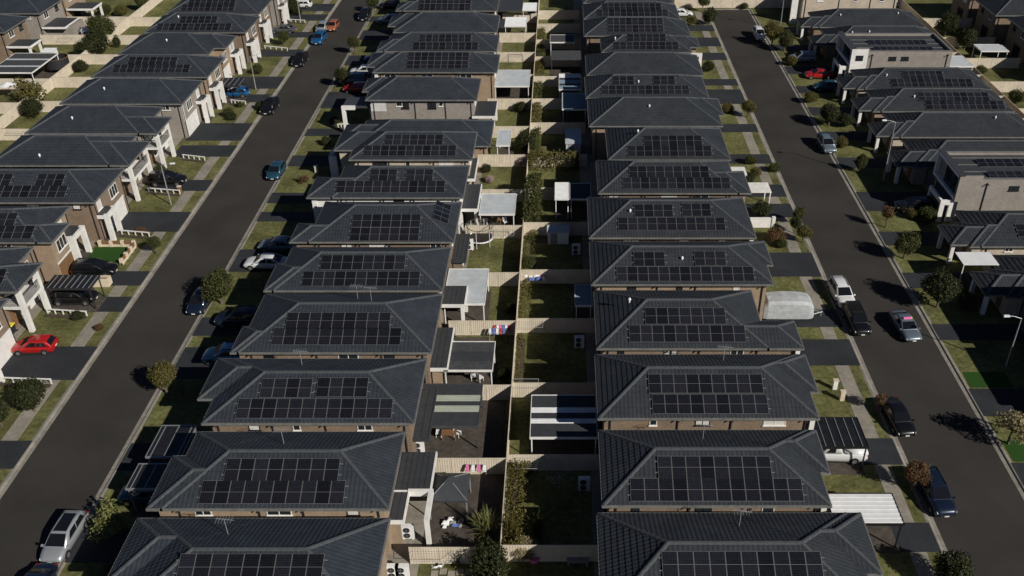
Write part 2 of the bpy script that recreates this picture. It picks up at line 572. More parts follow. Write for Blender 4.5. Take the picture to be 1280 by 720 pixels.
UPD = {'S': ((1, 0), (0, 1)), 'N': ((-1, 0), (0, -1)), 'W': ((0, -1), (1, 0)), 'E': ((0, 1), (-1, 0))}
def tile_slope(mb_v, mb_f, rect, side, poly, ez, gauge, rib):
    x0, x1, y0, y1 = rect
    (ux, uy), (vx, vy) = UPD[side]
    ox, oy = {'S': (x0, y0), 'N': (x1, y1), 'W': (x0, y1), 'E': (x1, y0)}[side]
    P = [((p[0] - ox) * ux + (p[1] - oy) * uy, ((p[0] - ox) * vx + (p[1] - oy) * vy) / CP) for p in poly]
    vmin, vmax = min(p[1] for p in P), max(p[1] for p in P)
    umin, umax = min(p[0] for p in P), max(p[0] for p in P)
    br = {round(p[1], 5) for p in P}
    k = math.ceil(vmin / gauge)
    while k * gauge < vmax:
        br.add(round(k * gauge, 5)); k += 1
    br = sorted(br)
    def interval(v):
        us = []
        n = len(P)
        for i in range(n):
            a, b = P[i], P[(i + 1) % n]
            if abs(a[1] - b[1]) < 1e-6:
                if abs(a[1] - v) < 1e-4: us += [a[0], b[0]]
                continue
            t = (v - a[1]) / (b[1] - a[1])
            if -1e-6 <= t <= 1 + 1e-6: us.append(a[0] + t * (b[0] - a[0]))
        return (min(us), max(us)) if us else None
    U = np.arange(math.floor(umin / rib) - 1, math.ceil(umax / rib) + 2) * rib if rib else np.array([umin - 1, umax + 1])
    amp = .024 if rib else 0
    par = (np.round(U / rib).astype(int) % 2) * amp if rib else np.zeros(2)
    nx, ny, nz = -vx * SP, -vy * SP, CP
    n = len(U)
    def add(v, lohi, off):
        u = np.clip(U, *lohi)
        o = off + par
        X = ox + u * ux + v * CP * vx + o * nx
        Y = oy + u * uy + v * CP * vy + o * ny
        Z = ez + v * SP + o * nz
        st = sum(len(a) for a in mb_v)
        mb_v.append(np.stack([X, Y, Z], 1))
        return st, u
    prev = None
    for a, b in zip(br, br[1:]):
        if b - a < 1e-3: continue
        ia, ib = interval(a + 1e-5), interval(b - 1e-5)
        if not ia or not ib: continue
        fa = (a / gauge) % 1.0
        if fa > .999: fa = 0
        fb = fa + (b - a) / gauge
        st = .040
        sa, ua = add(a, ia, st * (1 - fa))
        sb, ub = add(b, ib, st * (1 - min(fb, 1)))
        pairs = [(sa, ua, sb, ub)]
        if prev and fa == 0: pairs.append((prev[0], prev[1], sa, ua))
        for s0, u0, s1, u1 in pairs:
            keep = (np.abs(np.diff(u0)) + np.abs(np.diff(u1))) > 1e-4
            idx = np.nonzero(keep)[0]
            mb_f.append(np.stack([s0 + idx, s0 + idx + 1, s1 + idx + 1, s1 + idx], 1))
        prev = (sb, ub)

def np_mesh(name, vs_, fs_, m, off):
    v = np.concatenate(vs_) - np.array(off)
    f = np.concatenate(fs_).astype(np.int32)
    me = bpy.data.meshes.new(name)
    me.vertices.add(len(v)); me.vertices.foreach_set('co', v.astype(np.float32).ravel())
    me.loops.add(f.size); me.loops.foreach_set('vertex_index', f.ravel())
    me.polygons.add(len(f)); me.polygons.foreach_set('loop_start', np.arange(len(f), dtype=np.int32) * 4)
    me.materials.append(m)
    me.polygons.foreach_set('use_smooth', np.zeros(len(f), dtype=bool))
    me.update(calc_edges=True)
    return me

def panel_mesh():
    m = MB()
    w, l, t = 1.02, 1.74, .035
    f = .02
    m.box(-w / 2, w / 2, -l / 2, l / 2, 0, t, 0)
    # glass in two halves between the frame and the middle strip
    for a, b in ((-l / 2 + f, -.012), (.012, l / 2 - f)):
        m.box(-w / 2 + f, w / 2 - f, a, b, t + .001, t + .004, 1)
    return m.mesh('solar_panel', [M['pframe'], M['solar']])

def window(rt, side, c, along, z, w, h, panes=2, frame='white', blind=False):
    """c: wall plane coordinate, along: position along the wall; side is where it faces"""
    d = {'S': (0, -1), 'N': (0, 1), 'E': (1, 0), 'W': (-1, 0)}[side]
    def mk():
        m = MB(); f = .06
        m.box(-w / 2, w / 2, -.06, 0, 0, f); m.box(-w / 2, w / 2, -.06, 0, h - f, h)
        for k in range(panes + 1):
            x = -w / 2 + (w - f) * k / panes
            m.box(x, x + f, -.055, 0, f, h - f)
        m.box(-w / 2 - .06, w / 2 + .06, -.12, 0, -.07, 0)
        return m.mesh('window', M[frame])
    def mkp():
        return MB().box(-w / 2 + .05, w / 2 - .05, -.03, -.012, .05, h - .05).mesh('pane', M['blind' if blind else 'glass'])
    rz = {'S': 0, 'N': math.pi, 'E': math.pi / 2, 'W': -math.pi / 2}[side]
    pos = (along, c, z) if side in 'SN' else (c, along, z)
    o = link('window', cached(('win', w, h, panes, frame), mk), rt, Vector(pos) - rt.location, (0, 0, rz))
    link('pane', cached(('pane', w, h, blind), mkp), o)
    return o

def ridge_cap(mb, p, q, near):
    p = Vector(p); q = Vector(q)
    L = (q - p).length
    if L < .15: return
    d = (q - p) / L
    side = d.cross(Vector((0, 0, 1))).normalized()
    up = side.cross(d).normalized()
    n = max(1, int(L / (.42 if near else 1.6)))
    prof = [(-.16, -.05), (-.10, .055), (0, .085), (.10, .055), (.16, -.05)]
    for k in range(n):
        a = p + d * (L * k / n); b = p + d * (L * (k + 1) / n + .03)
        rg = []
        for c, s_ in ((a, 1.0), (b, 1.1)):
            rg.append([c + side * (x * s_) + up * (z * s_ + .03) for x, z in prof])
        for i in range(4):
            mb.poly([rg[0][i], rg[0][i + 1], rg[1][i + 1], rg[1][i]])
        mb.poly([rg[1][i] for i in range(5)])

def build_roof(rt, rects, ez, m, name='roof', gauge=.46, rib=None, gut='gutter', near=True, soffit=True):
    vs_, fs_ = [], []
    for i, side, poly in roof_pieces(rects):
        tile_slope(vs_, fs_, rects[i], side, poly, ez, gauge, rib)
    rf = link(name, np_mesh(name, vs_, fs_, m, rt.location), rt)
    capm = MB()
    for i, r in enumerate(rects):
        _, rg = faces(r)
        x0, x1, y0, y1 = r
        hz = T * min(x1 - x0, y1 - y0) / 2
        A, B = rg
        w = (x1 - x0) >= (y1 - y0)
        segs = [((A[0], A[1], hz), (B[0], B[1], hz))]
        ca = [(x0, y0), (x0, y1)] if w else [(x0, y0), (x1, y0)]
        cb = [(x1, y0), (x1, y1)] if w else [(x0, y1), (x1, y1)]
        segs += [((c[0], c[1], 0), (A[0], A[1], hz)) for c in ca] + [((c[0], c[1], 0), (B[0], B[1], hz)) for c in cb]
        for p, q in segs:
            N = 60; run = None
            for k in range(N + 1):
                t = k / N
                pt = [p[a] + t * (q[a] - p[a]) for a in range(3)]
                ok = True
                for j, qq in enumerate(rects):
                    if j == i: continue
                    hj = min(f(pt) for f in planes(qq).values())
                    if hj > pt[2] + .02 or (j < i and hj > pt[2] - .004): ok = False
                if ok and run is None: run = pt
                if run is not None and (not ok or k == N):
                    ridge_cap(capm, (run[0], run[1], run[2] + ez), (pt[0], pt[1], pt[2] + ez), near)
                    run = None
    if capm.f:
        part(rt, 'ridge_capping', capm, M['cap'], rf)
    g = MB(); so_ = MB()
    for ax, c, a, b, out in outline(rects):
        o0, o1 = (c - .02, c + .12) if out > 0 else (c - .12, c + .02)
        if ax == 'x': g.box(a - .1, b + .1, o0, o1, ez - .17, ez - .005)
        else: g.box(o0 + .002, o1 - .002, a - .098, b + .098, ez - .168, ez - .007)
    part(rt, 'gutter', g, M[gut], rf)
    if soffit:
        for i, r in enumerate(rects):
            so_.poly([(r[0] + .02, r[2] + .02, ez - .1 - .006 * i), (r[0] + .02, r[3] - .02, ez - .1 - .006 * i), (r[1] - .02, r[3] - .02, ez - .1 - .006 * i), (r[1] - .02, r[2] + .02, ez - .1 - .006 * i)])
        part(rt, 'soffit', so_, M['soffit'], rf)
    return rf

def put_panels(rt, rf, rect, ez, arrays, side='S'):
    me = cached('panel', panel_mesh)
    x0, x1, y0, y1 = rect
    for (xa, xb, s0, s1) in arrays:
        n = max(1, round((xb - xa) / 1.04))
        ln = (s1 - s0) / CP
        rows = max(1, round(ln / 1.78))
        step = 1.04
        xs = (xa + xb) / 2 - (n - 1) * step / 2
        sc = (s0 + s1) / 2
        for rr in range(rows):
            s = sc + (rr - (rows - 1) / 2) * 1.78 * CP
            for k in range(n):
                if side == 'S':
                    p = Vector((xs + k * step, y0 + s, ez + s * T)) + Vector((0, -SP, CP)) * .13
                    rot = (R(24.5), 0, 0)
                else:
                    p = Vector((x1 - s, xs + k * step, ez + s * T)) + Vector((SP, 0, CP)) * .13
                    rot = (R(24.5), 0, R(90))
                link('solar_panel', me, rf, p - rt.location, rot)
            rl = MB()
            for o in (-.42, .42):
                ss = s + o * CP
                if side == 'S':
                    rl.box(xs - .5 - .24, xs + (n - 1) * step + .5 + .24, y0 + ss - .02, y0 + ss + .02, ez + ss * T + .085, ez + ss * T + .13)
            if side == 'S': part(rt, 'mounting_rail', rl, M['alu'], rf)

def antenna(rt, rf, x, y, z):
    m = MB().tube((x, y, z), (x, y, z + 1.5), .025).tube((x - .6, y + .1, z + 1.45), (x + .7, y - .1, z + 1.5), .02)
    for k in range(6):
        xx = x - .5 + k * .2
        m.tube((xx, y - .35, z + 1.46), (xx, y + .35, z + 1.48), .012, n=4)
    part(rt, 'antenna', m, M['steel'], rf)
def vent(rt, rf, x, y, z):
    m = MB().tube((x, y, z - .1), (x, y, z + .2), .07, n=10).tube((x, y, z + .2), (x, y, z + .36), .15, .11, n=12).tube((x, y, z + .36), (x, y, z + .42), .11, .03, n=12)
    part(rt, 'roof_vent', m, M['polywhite'], rf, smooth=False)

def walls(rt, rects, z1, brick, z0=0., inset=.45, name='wall'):
    ins = [(a + inset, b - inset, c + inset, d - inset) for a, b, c, d in rects]
    m = MB()
    for ax, c, a, b, out in outline(ins):
        if ax == 'x': pts = [(a, c, z0), (b, c, z0), (b, c, z1), (a, c, z1)]
        else: pts = [(c, b, z0), (c, a, z0), (c, a, z1), (c, b, z1)]
        m.poly(pts if out < 0 else pts[::-1])
    part(rt, name, m, BR[brick])
    return ins

def garage_door(rt, side, c, y0, y1, m='white', z1=2.25):
    s = 1 if side == 'E' else -1
    g = MB()
    n = 5
    for k in range(n):
        a, b = z1 * k / n, z1 * (k + 1) / n - .025
        g.box(min(c, c + s * .05), max(c, c + s * .05), y0, y1, a + .02, b)
    o = part(rt, 'garage_door', g, M[m] if m in M else BR[m])
    return o

# ------------------------------------------------------------------ houses
EZ = 5.4
GA = 'houses with white porches along the through road'
GB = 'houses between the through road and the long rear fence'
GC = 'houses between the long rear fence and the dead-end road'
GD = 'houses with shaded fronts across the dead-end road'
GZ = 'houses behind the porch row'

def downpipe(rt, x, y, z1=5.25, m='dark'):
    part(rt, 'downpipe', MB().box(x - .05, x + .05, y - .1, y - .01, .05, z1 - .3).box(x - .05, x + .05, y - .5, y - .01, z1 - .3, z1 - .2), M[m])

def house(label, group, rects, panels=(), brick='tan', tile='tile', ez=EZ, wall_rects=None, extra=(), swin=3, gut='gutter', vents=(), ant=(), backwin=None, seed=0, name='house', epan=()):
    x0, x1, y0, y1 = rects[0]
    rt = root(name, ((x0 + x1) / 2, (y0 + y1) / 2, 0), label, 'house', group)
    rs = random.Random(seed * 131 + int(y0 * 7) + int(x0))
    near = y0 < 100
    ins = walls(rt, wall_rects or rects, ez - .09, brick)
    rf = build_roof(rt, rects, ez, M[tile], rib=.165 if near else None, near=y0 < 80, gut=gut)
    put_panels(rt, rf, rects[0], ez, panels)
    if epan: put_panels(rt, rf, rects[0], ez, epan, 'E')
    wx0, wx1, wy0, wy1 = ins[0]
    # windows just under the eaves of the wall towards the viewer
    for k in range(swin):
        x = wx0 + (wx1 - wx0) * (k + .5 + rs.uniform(-.25, .25)) / swin
        w = rs.choice([.9, 1.2, 1.8, .6])
        window(rt, 'S', wy0, x, ez - 1.15, w, .72, 1 if w < 1 else 2, rs.choice(['white', 'white', 'black']), rs.random() < .45)
    for x in (wx0 + .5, wx0 + (wx1 - wx0) * rs.uniform(.3, .45), wx0 + (wx1 - wx0) * rs.uniform(.55, .75), wx1 - .4):
        downpipe(rt, x, wy0, ez - .15)
    ym = (y0 + y1) / 2
    for vx, s in vents:
        vent(rt, rf, vx, y0 + s, ez + s * T)
    for ax_, s in ant:
        antenna(rt, rf, ax_, y1 - s, ez + s * T)
    if backwin:
        c = wx1 if backwin == 'E' else wx0
        window(rt, backwin, c, wy0 + 2.2, ez - 1.6, 1.5, 1.1, 2, 'white', rs.random() < .5)
        window(rt, backwin, c, wy1 - 2.0, ez - 1.5, 1.2, 1.0, 2, 'black')
        window(rt, backwin, c, wy0 + 3.4, .15, 2.6, 2.1, 3, 'black')
    return rt, rf, ins

def alfresco(rt, x0, x1, y0, y1, z=2.75, m='slab', beam='white', posts=True, wall=None):
    """single-storey sheet roof joined to the house"""
    s = MB().box(x0, x1, y0, y1, z, z + .09)
    n = int((x1 - x0) / .4)
    for k in range(n + 1):
        x = x0 + (x1 - x0) * k / max(n, 1)
        s.box(x - .02, x + .02, y0 + .01, y1 - .01, z + .0905, z + .12)
    o = part(rt, 'alfresco_roof', s, M[m])
    b = MB()
    b.box(x0, x1, y0 - .12, y0 - .003, z - .22, z + .13); b.box(x1 + .003, x1 + .12, y0 - .12, y1, z - .22, z + .13)
    part(rt, 'fascia', b, M[beam], o)
    if posts:
        for x, y in ((x1 - .2, y0 + .1), (x1 - .2, y1 - .3)):
            part(rt, 'pillar', MB().box(x - .17, x + .17, y - .17, y + .17, .02, z - .23), M['white'])
    if wall:
        part(rt, 'return_wall', MB().box(x0 + .1, x1 - .3, y0 + .25, y0 + .4, 0, z - .02), BR[wall])

def portal(rt, xw, ya, yb, depth=1.3, h=3.45, roof='slab', wall='pale', wide=False):
    """ground-floor porch: white piers and lintel round a dark flat roof"""
    xf = xw + depth
    w = .4
    part(rt, 'pier', MB().box(xf - .55, xf, ya, ya + w, 0, h), M['white'])
    part(rt, 'pier', MB().box(xf - .55, xf, yb - w, yb, 0, h), M['white'])
    if wide:
        part(rt, 'pier', MB().box(xw + .002, xf - .552, ya + .01, ya + .3, 0, h - .002), M['white'])
    part(rt, 'lintel', MB().box(xf - .3, xf - .003, ya + w, yb - w, h - .5, h - .002), M['white'])
    if not wide: part(rt, 'side_beam', MB().box(xw + .003, xf - .552, ya + .01, ya + .12, h - .5, h - .06), M['white'])
    part(rt, 'porch_roof', MB().box(xw + .01, xf - .302, ya + .121, yb - .02, h - .3, h - .02), M[roof])
    part(rt, 'porch_floor', MB().box(xw + .01, xf - .05, ya + .05, yb - .05, 0, .14), M['paver'])
    d = part(rt, 'front_door', MB().box(xw - .02, xw + .05, ya + .9, ya + 1.85, .14, 2.2), M['timber'])
    part(rt, 'handle', MB().box(xw + .05, xw + .1, ya + 1.7, ya + 1.75, 1.0, 1.4), M['alu'], d)
    window(rt, 'E', xw, yb - .75, .3, .6, 1.8, 1, 'white')

def balcony(rt, xw, ya, yb, xf, ez=EZ, zb=2.75, mat_='white'):
    w = .45
    for y in (ya, yb - w):
        part(rt, 'pier', MB().box(xf - w, xf, y, y + w, 0, ez - .1), M[mat_])
    b = MB().box(xw, xf - .004, ya + .004, yb - .004, zb, zb + .3)
    part(rt, 'balcony_floor', b, M[mat_])
    r_ = MB()
    for (xa, ya_, xb, yb_) in ((xf - .1, ya + w, xf - .1, yb - w), (xw + .1, ya + .1, xf - w, ya + .1)):
        L = max(abs(xb - xa), abs(yb_ - ya_)); n = int(L / .13)
        for k in range(n + 1):
            t = k / n
            x, y = xa + t * (xb - xa), ya_ + t * (yb_ - ya_)
            r_.box(x - .012, x + .012, y - .012, y + .012, zb + .3, zb + 1.28)
        r_.box(min(xa, xb) - .03, max(xa, xb) + .03, min(ya_, yb_) - .03, max(ya_, yb_) + .03, zb + 1.28, zb + 1.34)
    part(rt, 'balustrade', r_, M['black'])
    window(rt, 'E', xw, (ya + yb) / 2, zb + .32, 2.4, 2.1, 2, 'black')
    d = part(rt, 'front_door', MB().box(xw - .02, xw + .05, ya + .7, ya + 1.7, .1, 2.2), M['timber'])
    part(rt, 'handle', MB().box(xw + .05, xw + .1, ya + 1.5, ya + 1.55, 1.0, 1.4), M['alu'], d)
    window(rt, 'E', xw, yb - 1.2, .6, 1.0, 1.5, 1, 'white')

# ---- row along the through road, white porches facing it
def row_a(label, y0, y1, kind, py, gy, brick, panels=(), x1=-53.0, x0=-70., gmat='white', proj=None, vents=(), wide=False, depth=1.3, tile='tile', bal=None, clad=None):
    rects = [(x0, x1, y0, y1)]
    wr = None
    if kind == 'balcony':
        rects = [(x0, x1 - 2.2, y0, y1), (x0 + 6, x1 + .2, py[0] - .6, py[1] + .6)]
        rects[1] = (x0 + 6, x1 + .2, y0, max(py[1] + .5, y0 + 5.2))
        wr = [(x0, x1 - 1.9, y0, y1)]
    elif proj:
        rects.append(proj)
    rt, rf, ins = house(label, GA, rects, panels, brick, tile, wall_rects=wr, vents=vents, gut='gutter')
    xw = ins[0][1]
    gx = xw
    if proj and proj[2] - .5 < (gy[0] + gy[1]) / 2 < proj[3] + .5: gx = ins[1][1]
    garage_door(rt, 'E', gx, gy[0], gy[1], gmat)
    part(rt, 'lintel', MB().box(gx, gx + .06, gy[0] - .1, gy[1] + .1, 2.27, 2.45), M['white'])
    if kind == 'balcony':
        balcony(rt, xw, py[0], py[1], x1 - .1)
        window(rt, 'E', xw, (gy[0] + gy[1]) / 2, 3.4, 1.8, 1.3, 2, 'white')
    else:
        px_ = xw
        if proj and proj[2] - .5 < (py[0] + py[1]) / 2 < proj[3] + .5: px_ = ins[1][1]
        portal(rt, px_, py[0], py[1], wide=wide, depth=depth)
        window(rt, 'E', gx, (gy[0] + gy[1]) / 2 + .3, 3.3, 2.0, 1.35, 3, 'white')
        window(rt, 'E', px_, (py[0] + py[1]) / 2, 3.6, 1.0, 1.2, 1, 'white', True)
        if clad:
            part(rt, 'cladding', MB().box(gx + .004, gx + .03, clad[0], clad[1], 2.5, 5.25), M['bluegrey'])
    for y in (ins[0][2] + .15, ins[0][3] - .2):
        part(rt, 'downpipe', MB().box(xw, xw + .09, y, y + .1, .05, 5.2), M['dark'])
    return rt

row_a('porch-row house nearest the red hatchback, at the wide charcoal drive', 65.0, 73.6, 'portal', (65.6, 68), (68.4, 73), 'brown')
row_a('house with tall white balcony piers beside the smoked carport', 74.9, 83.3, 'balcony', (75.6, 79.6), (79.7, 82.3), 'brown', [(-56.42, -54.38, 0.91, 2.10)])
row_a('house with timber garage door and walled synthetic lawn in front', 84.3, 92.2, 'portal', (88.6, 91.4), (84.9, 87.8), 'tan', [(-62.56, -58.12, 1.92, 3.27), (-61.99, -56.07, 0.41, 1.73)], gmat='timber', wide=True, x1=-55.3, proj=(-64, -53.7, 84.3, 88.3), depth=1.9)
row_a('porch-row house with a double drive between walled lawn and light pole', 93.2, 101.8, 'portal', (93.7, 96.1), (96.4, 100.6), 'brown', [(-66.61, -63.02, 2.15, 3.54), (-60.35, -57.22, 2.15, 3.54), (-66.05, -56.20, 0.58, 2.05)], x1=-53.0)
row_a('house with balcony and black four-wheel drive on its drive, beside light pole', 102.8, 111.4, 'balcony', (103.6, 109.2), (109.3, 110.9), 'brown', vents=[(-64, 1.2)])
row_a('house with white cross-braced balcony front and plain unpanelled roof', 112.3, 121.1, 'balcony', (112.9, 117.0), (117.1, 120.3), 'grey', vents=[(-64.5, 2.2)])
row_a('grey-fronted house with plain roof, single white vent and double drive', 122.4, 131.2, 'portal', (128.2, 130.8), (123.2, 127.8), 'grey', vents=[(-64.5, 2.4)], tile='tileb', clad=(122.9, 123.6))
row_a('tan house with two panel rows behind the bright blue car', 132.8, 141.2, 'portal', (133.4, 136.2), (136.4, 139.4), 'tan', [(-65.34, -57.86, 2.26, 3.49), (-67.10, -55.72, 0.75, 2.11)], x1=-52.8)
row_a('tan house with plain stepped roof and white garage door', 142.8, 151.6, 'portal', (148.4, 151.2), (143.5, 147.2), 'tan', x1=-55.8, proj=(-64, -54.0, 145.8, 151.6), vents=[(-63, 2.6)], clad=(148.6, 151))
row_a('porch-row house with two panel rows, vent and soil front bed', 153.6, 162.2, 'portal', (154, 156.8), (157.2, 160.6), 'brown', [(-64.46, -58.36, 2.01, 3.26), (-68.11, -55.59, 0.25, 1.83)], vents=[(-65, 3.2)])
row_a('porch-row house with two panel rows beside the dark sedan', 163.8, 172.4, 'portal', (164.2, 167), (167.4, 170.6), 'brown', [(-66.41, -58.27, 2.16, 3.31), (-67.64, -57.98, 0.65, 1.97)], x1=-53.6)
row_a('porch-row house beside the drive with the white car', 174.2, 182.8, 'portal', (174.8, 177.2), (177.6, 181.2), 'grey', [(-66, -58, .6, 2.3)])
row_a('tan porch-row house, next past the one with the white car', 184.6, 193, 'portal', (185.2, 188), (188.4, 192), 'tan', [(-66, -58, .6, 2.3)])

# ---- row between the through road and the long rear fence
def row_b(label, rects, panels=(), brick='tan', **kw):
    rt, rf, ins = house(label, GB, rects, panels, brick, backwin='E', **kw)
    pr = ins[-1]
    xw = pr[0]
    garage_door(rt, 'W', xw, pr[2] + .4, min(pr[2] + 3.4, pr[3] - .4), 'white')
    window(rt, 'W', xw, (pr[2] + pr[3]) / 2, 3.6, 1.8, 1.2, 2, 'white')
    return rt, rf, ins
B = {}
B[1] = row_b('house whose rear yard has the palm and stepping stones', [(-28.6, -12.2, 36.9, 45.8), (-29.9, -21, 40.3, 45.8)], [(-24.55, -15.61, 2.68, 3.99), (-25.5, -13.8, .5, 2.1)], 'tan', ant=[(-22.6, 2.4)], tile='tileb')
B[2] = row_b('house with black pyramid gazebo and white-framed alfresco behind it', [(-28.6, -12.4, 46.8, 54.8), (-29.6, -22, 46.8, 52.1)], [(-24.55, -16.25, 1.85, 3.36), (-26.01, -15.63, 0.32, 1.79)], 'tan', ant=[(-21, 2.6)])
B[3] = row_b('house with dark patio roof striped in pale green', [(-28.6, -11.8, 55.9, 64.2), (-29.9, -21, 58.9, 64.2)], [(-24.40, -20.37, 2.06, 3.44), (-19.86, -15.82, 2.13, 3.50), (-25.83, -13.81, 0.40, 1.80)], 'brown', ant=[(-22, 2)])
B[4] = row_b('house with laundry and a three-band dark patio roof behind', [(-28.5, -11.5, 65.2, 74.4), (-29.1, -21, 65.2, 69.0)], [(-24.49, -15.59, 2.20, 3.49), (-25.95, -14.00, 0.72, 2.05)], 'brown', ant=[(-19, 2.6), (-17.5, 3.6)])
B[5] = row_b('house with large silver corrugated patio roof beside a brown bed', [(-28.0, -11.6, 75.1, 83.2), (-28.8, -21, 75.1, 79.9)], [(-23.77, -15.40, 2.24, 3.53), (-25.54, -13.59, 0.46, 1.81)], 'tan')
B[6] = row_b('house with trampoline behind and panels on two roof slopes', [(-26.7, -11.4, 84.4, 93.2), (-28.6, -20, 84.4, 88.2)], [(-22.53, -14.88, 0.16, 3.02)], 'brown', epan=[(87.0, 91.4, .9, 2.5)])
B[7] = row_b('house with white rear frame and pale grey patio roof', [(-26.3, -11.3, 94.4, 102.6), (-29.1, -20, 94.4, 99.4)], [(-22.20, -19.13, 2.16, 3.57), (-18.11, -14.86, 2.16, 3.57), (-25.88, -13.45, 0.56, 2.05)], 'white')
B[8] = row_b('house with two panel rows in front of the single-storey roof', [(-26.2, -11.1, 104.4, 112.6), (-28.6, -19, 107.2, 112.6)], [(-22.21, -14.71, 2.12, 3.44), (-24.51, -13.10, 0.47, 1.89)], 'pale')
rt9, rf9, in9 = house('single-storey house with plain dark roof between two-storey neighbours', GB, [(-27.5, -9.6, 114.2, 122.6), (-30, -20, 116.2, 121.0)], (), 'tan', ez=2.75, swin=0, tile='tileb')
garage_door(rt9, 'W', in9[1][0], 117, 120)
B[9] = row_b('house with plain roof and long bare brick side wall', [(-27.6, -12.0, 123.8, 131.9), (-28.6, -19, 127.0, 131.9)], (), 'grey', swin=2)
for (x, z, w) in ((-21.0, .9, 1.8), (-14.2, .9, 2.0), (-22.2, 3.9, 1.1), (-18.4, 3.9, 1.2)):
    window(B[9][0], 'S', B[9][2][0][2], x, z, w, .9, 2, 'white' if z < 2 else 'black', z < 2)
part(B[9][0], 'cladding', MB().box(-27.1, -24.9, B[9][2][0][2] - .04, B[9][2][0][2] - .004, 3.5, 5.2), M['bluegrey'])
part(B[9][0], 'pier', MB().box(-31.3, -30.8, 124.2, 124.7, 0, 4.2), M['white'])
part(B[9][0], 'lintel', MB().box(-30.798, -29.4, 124.2, 124.7, 3.7, 4.2), M['white'])
part(B[9][0], 'porch_roof', MB().box(-31.2, -27.2, 124.71, 128.4, 3.75, 4.05), M['slab'])
B[10] = row_b('house with a solid block of two panel rows and silver carport roof behind', [(-28.4, -9.8, 134.8, 142.4), (-29.8, -20, 137.2, 142.4)], [(-23.47, -14.10, 0.46, 3.71)], 'tan')
B[11] = row_b('house with two panel rows and clothesline on the sunlit fence behind', [(-28.3, -10.4, 144.2, 152.0), (-29.4, -20, 144.2, 149)], [(-22.63, -14.79, 1.96, 3.12), (-23.64, -13.41, 0.15, 1.63)], 'brown')
B[12] = row_b('house with plain roof and small white patio roof behind', [(-28.2, -10.9, 153.8, 162.6), (-29.6, -20, 157, 162.6)], (), 'tan')
B[13] = row_b('house with one wide panel block and dark single-storey wing behind', [(-28.4, -11.6, 165.8, 173.8), (-29.6, -20, 165.8, 170)], [(-25.85, -16.09, 0.24, 2.73)], 'brown')
B[14] = row_b('house next past the one with the dark single-storey wing', [(-28.4, -11.6, 176, 184), (-29.6, -20, 176, 180)], (), 'tan')
# single-storey wings and covered terraces joined to these houses
alfresco(B[2][0], *(-13.16, -10.14, 51.03, 55.26), 2.8, wall=None, posts=False)
alfresco(B[2][0], *(-13.15, -11.77, 48.03, 50.94), 2.76, posts=False, wall='tan')
b2 = B[2][0]
xx0, xx1, yy0, yy1 = (-11.78, -9.85, 47.96, 51.12)
part(b2, 'beam', MB().box(xx0, xx1, yy1 - .3, yy1 - .004, 2.45, 2.98), M['white'])
part(b2, 'beam', MB().box(xx1 - .35, xx1, yy0, yy1 - .302, 2.45, 2.976), M['white'])
part(b2, 'pillar', MB().box(xx1 - .35, xx1 - .01, yy0, yy0 + .35, 0, 2.448), M['white'])
alfresco(B[4][0], -11.9, -10.4, 66.2, 72.5, 2.75, posts=False, wall='tan')
alfresco(B[3][0], -12.2, -11.0, 57, 63.4, 2.7, posts=False, beam='slab')
alfresco(B[5][0], -12.0, -9.7, 76.2, 79.6, 2.9)
alfresco(B[6][0], -11.8, -10.4, 84.9, 90.6, 2.7, posts=False, beam='slab', wall='brown')
alfresco(B[7][0], *(-12.02, -9.90, 96.07, 102.45), 2.9)
alfresco(B[7][0], *(-12.10, -10.88, 103.98, 109.97), 2.85, posts=False)
alfresco(B[9][0], *(-12.76, -9.51, 123.89, 129.57), 2.8)
alfresco(B[13][0], *(-12.38, -7.64, 174.58, 181.33), 2.8, beam='slab', posts=False)
alfresco(B[12][0], *(-12.04, -10.45, 164.98, 169.19), 2.8, beam='slab', posts=False)

# ---- row between the long rear fence and the dead-end road
def row_c(label, rects, panels=(), brick='tan', **kw):
    rt, rf, ins = house(label, GC, rects, panels, brick, backwin='W', **kw)
    pr = ins[-1]
    xw = pr[1]
    garage_door(rt, 'E', xw, pr[3] - 3.4 if pr[3] - pr[2] > 4.4 else pr[2] + .4, pr[3] - .4, 'white')
    window(rt, 'E', xw, (pr[2] + pr[3]) / 2, 3.6, 1.8, 1.2, 2, 'white')
    return rt, rf, ins
C = {}
C[1] = row_c('house with the white ribbed carport roof at its front corner', [(2.6, 20.2, 37.5, 46.3), (12, 21.2, 41.0, 46.3)], [(6.65, 16.79, 2.39, 3.71), (7, 18, .4, 2.0)], 'brown', tile='tilew', ant=[(12.2, 2)])
C[2] = row_c('house with two panel rows beside the ribbed white carport', [(3.0, 19.3, 47.1, 55.0), (12, 20.0, 50.4, 55.0)], [(6.92, 15.48, 1.81, 3.32), (4.98, 17.42, 0.27, 1.75)], 'brown', tile='tilew', ant=[(10.8, 2)])
C[3] = row_c('house with panels in one square block and white-striped patio behind', [(3.0, 20.6, 56.5, 64.8), (12, 21.3, 59.8, 64.8)], [(7.14, 16.44, 1.93, 3.52), (7.31, 16.68, 0.26, 1.87)], 'brown', tile='tilew', ant=[(13.8, 2)])
C[4] = row_c('house with two panel rows next to the tarp-covered caravan', [(3.2, 18.3, 65.8, 75.0), (9, 21.4, 65.8, 69.9)], [(7.52, 14.82, 2.13, 3.74), (5.86, 16.58, 0.42, 2.13)], 'brown', tile='tilew', vents=[(6.2, 4.4)])
C[5] = row_c('house with two small panel groups over one long row and laundry behind', [(3.0, 20.7, 76.2, 84.4), (12, 21.3, 79.8, 84.4)], [(7.09, 10.35, 1.86, 3.35), (12.99, 16.57, 1.95, 3.43), (5.60, 18.76, 0.23, 1.77)], 'tan', tile='tilew', vents=[(12, 2.6)])
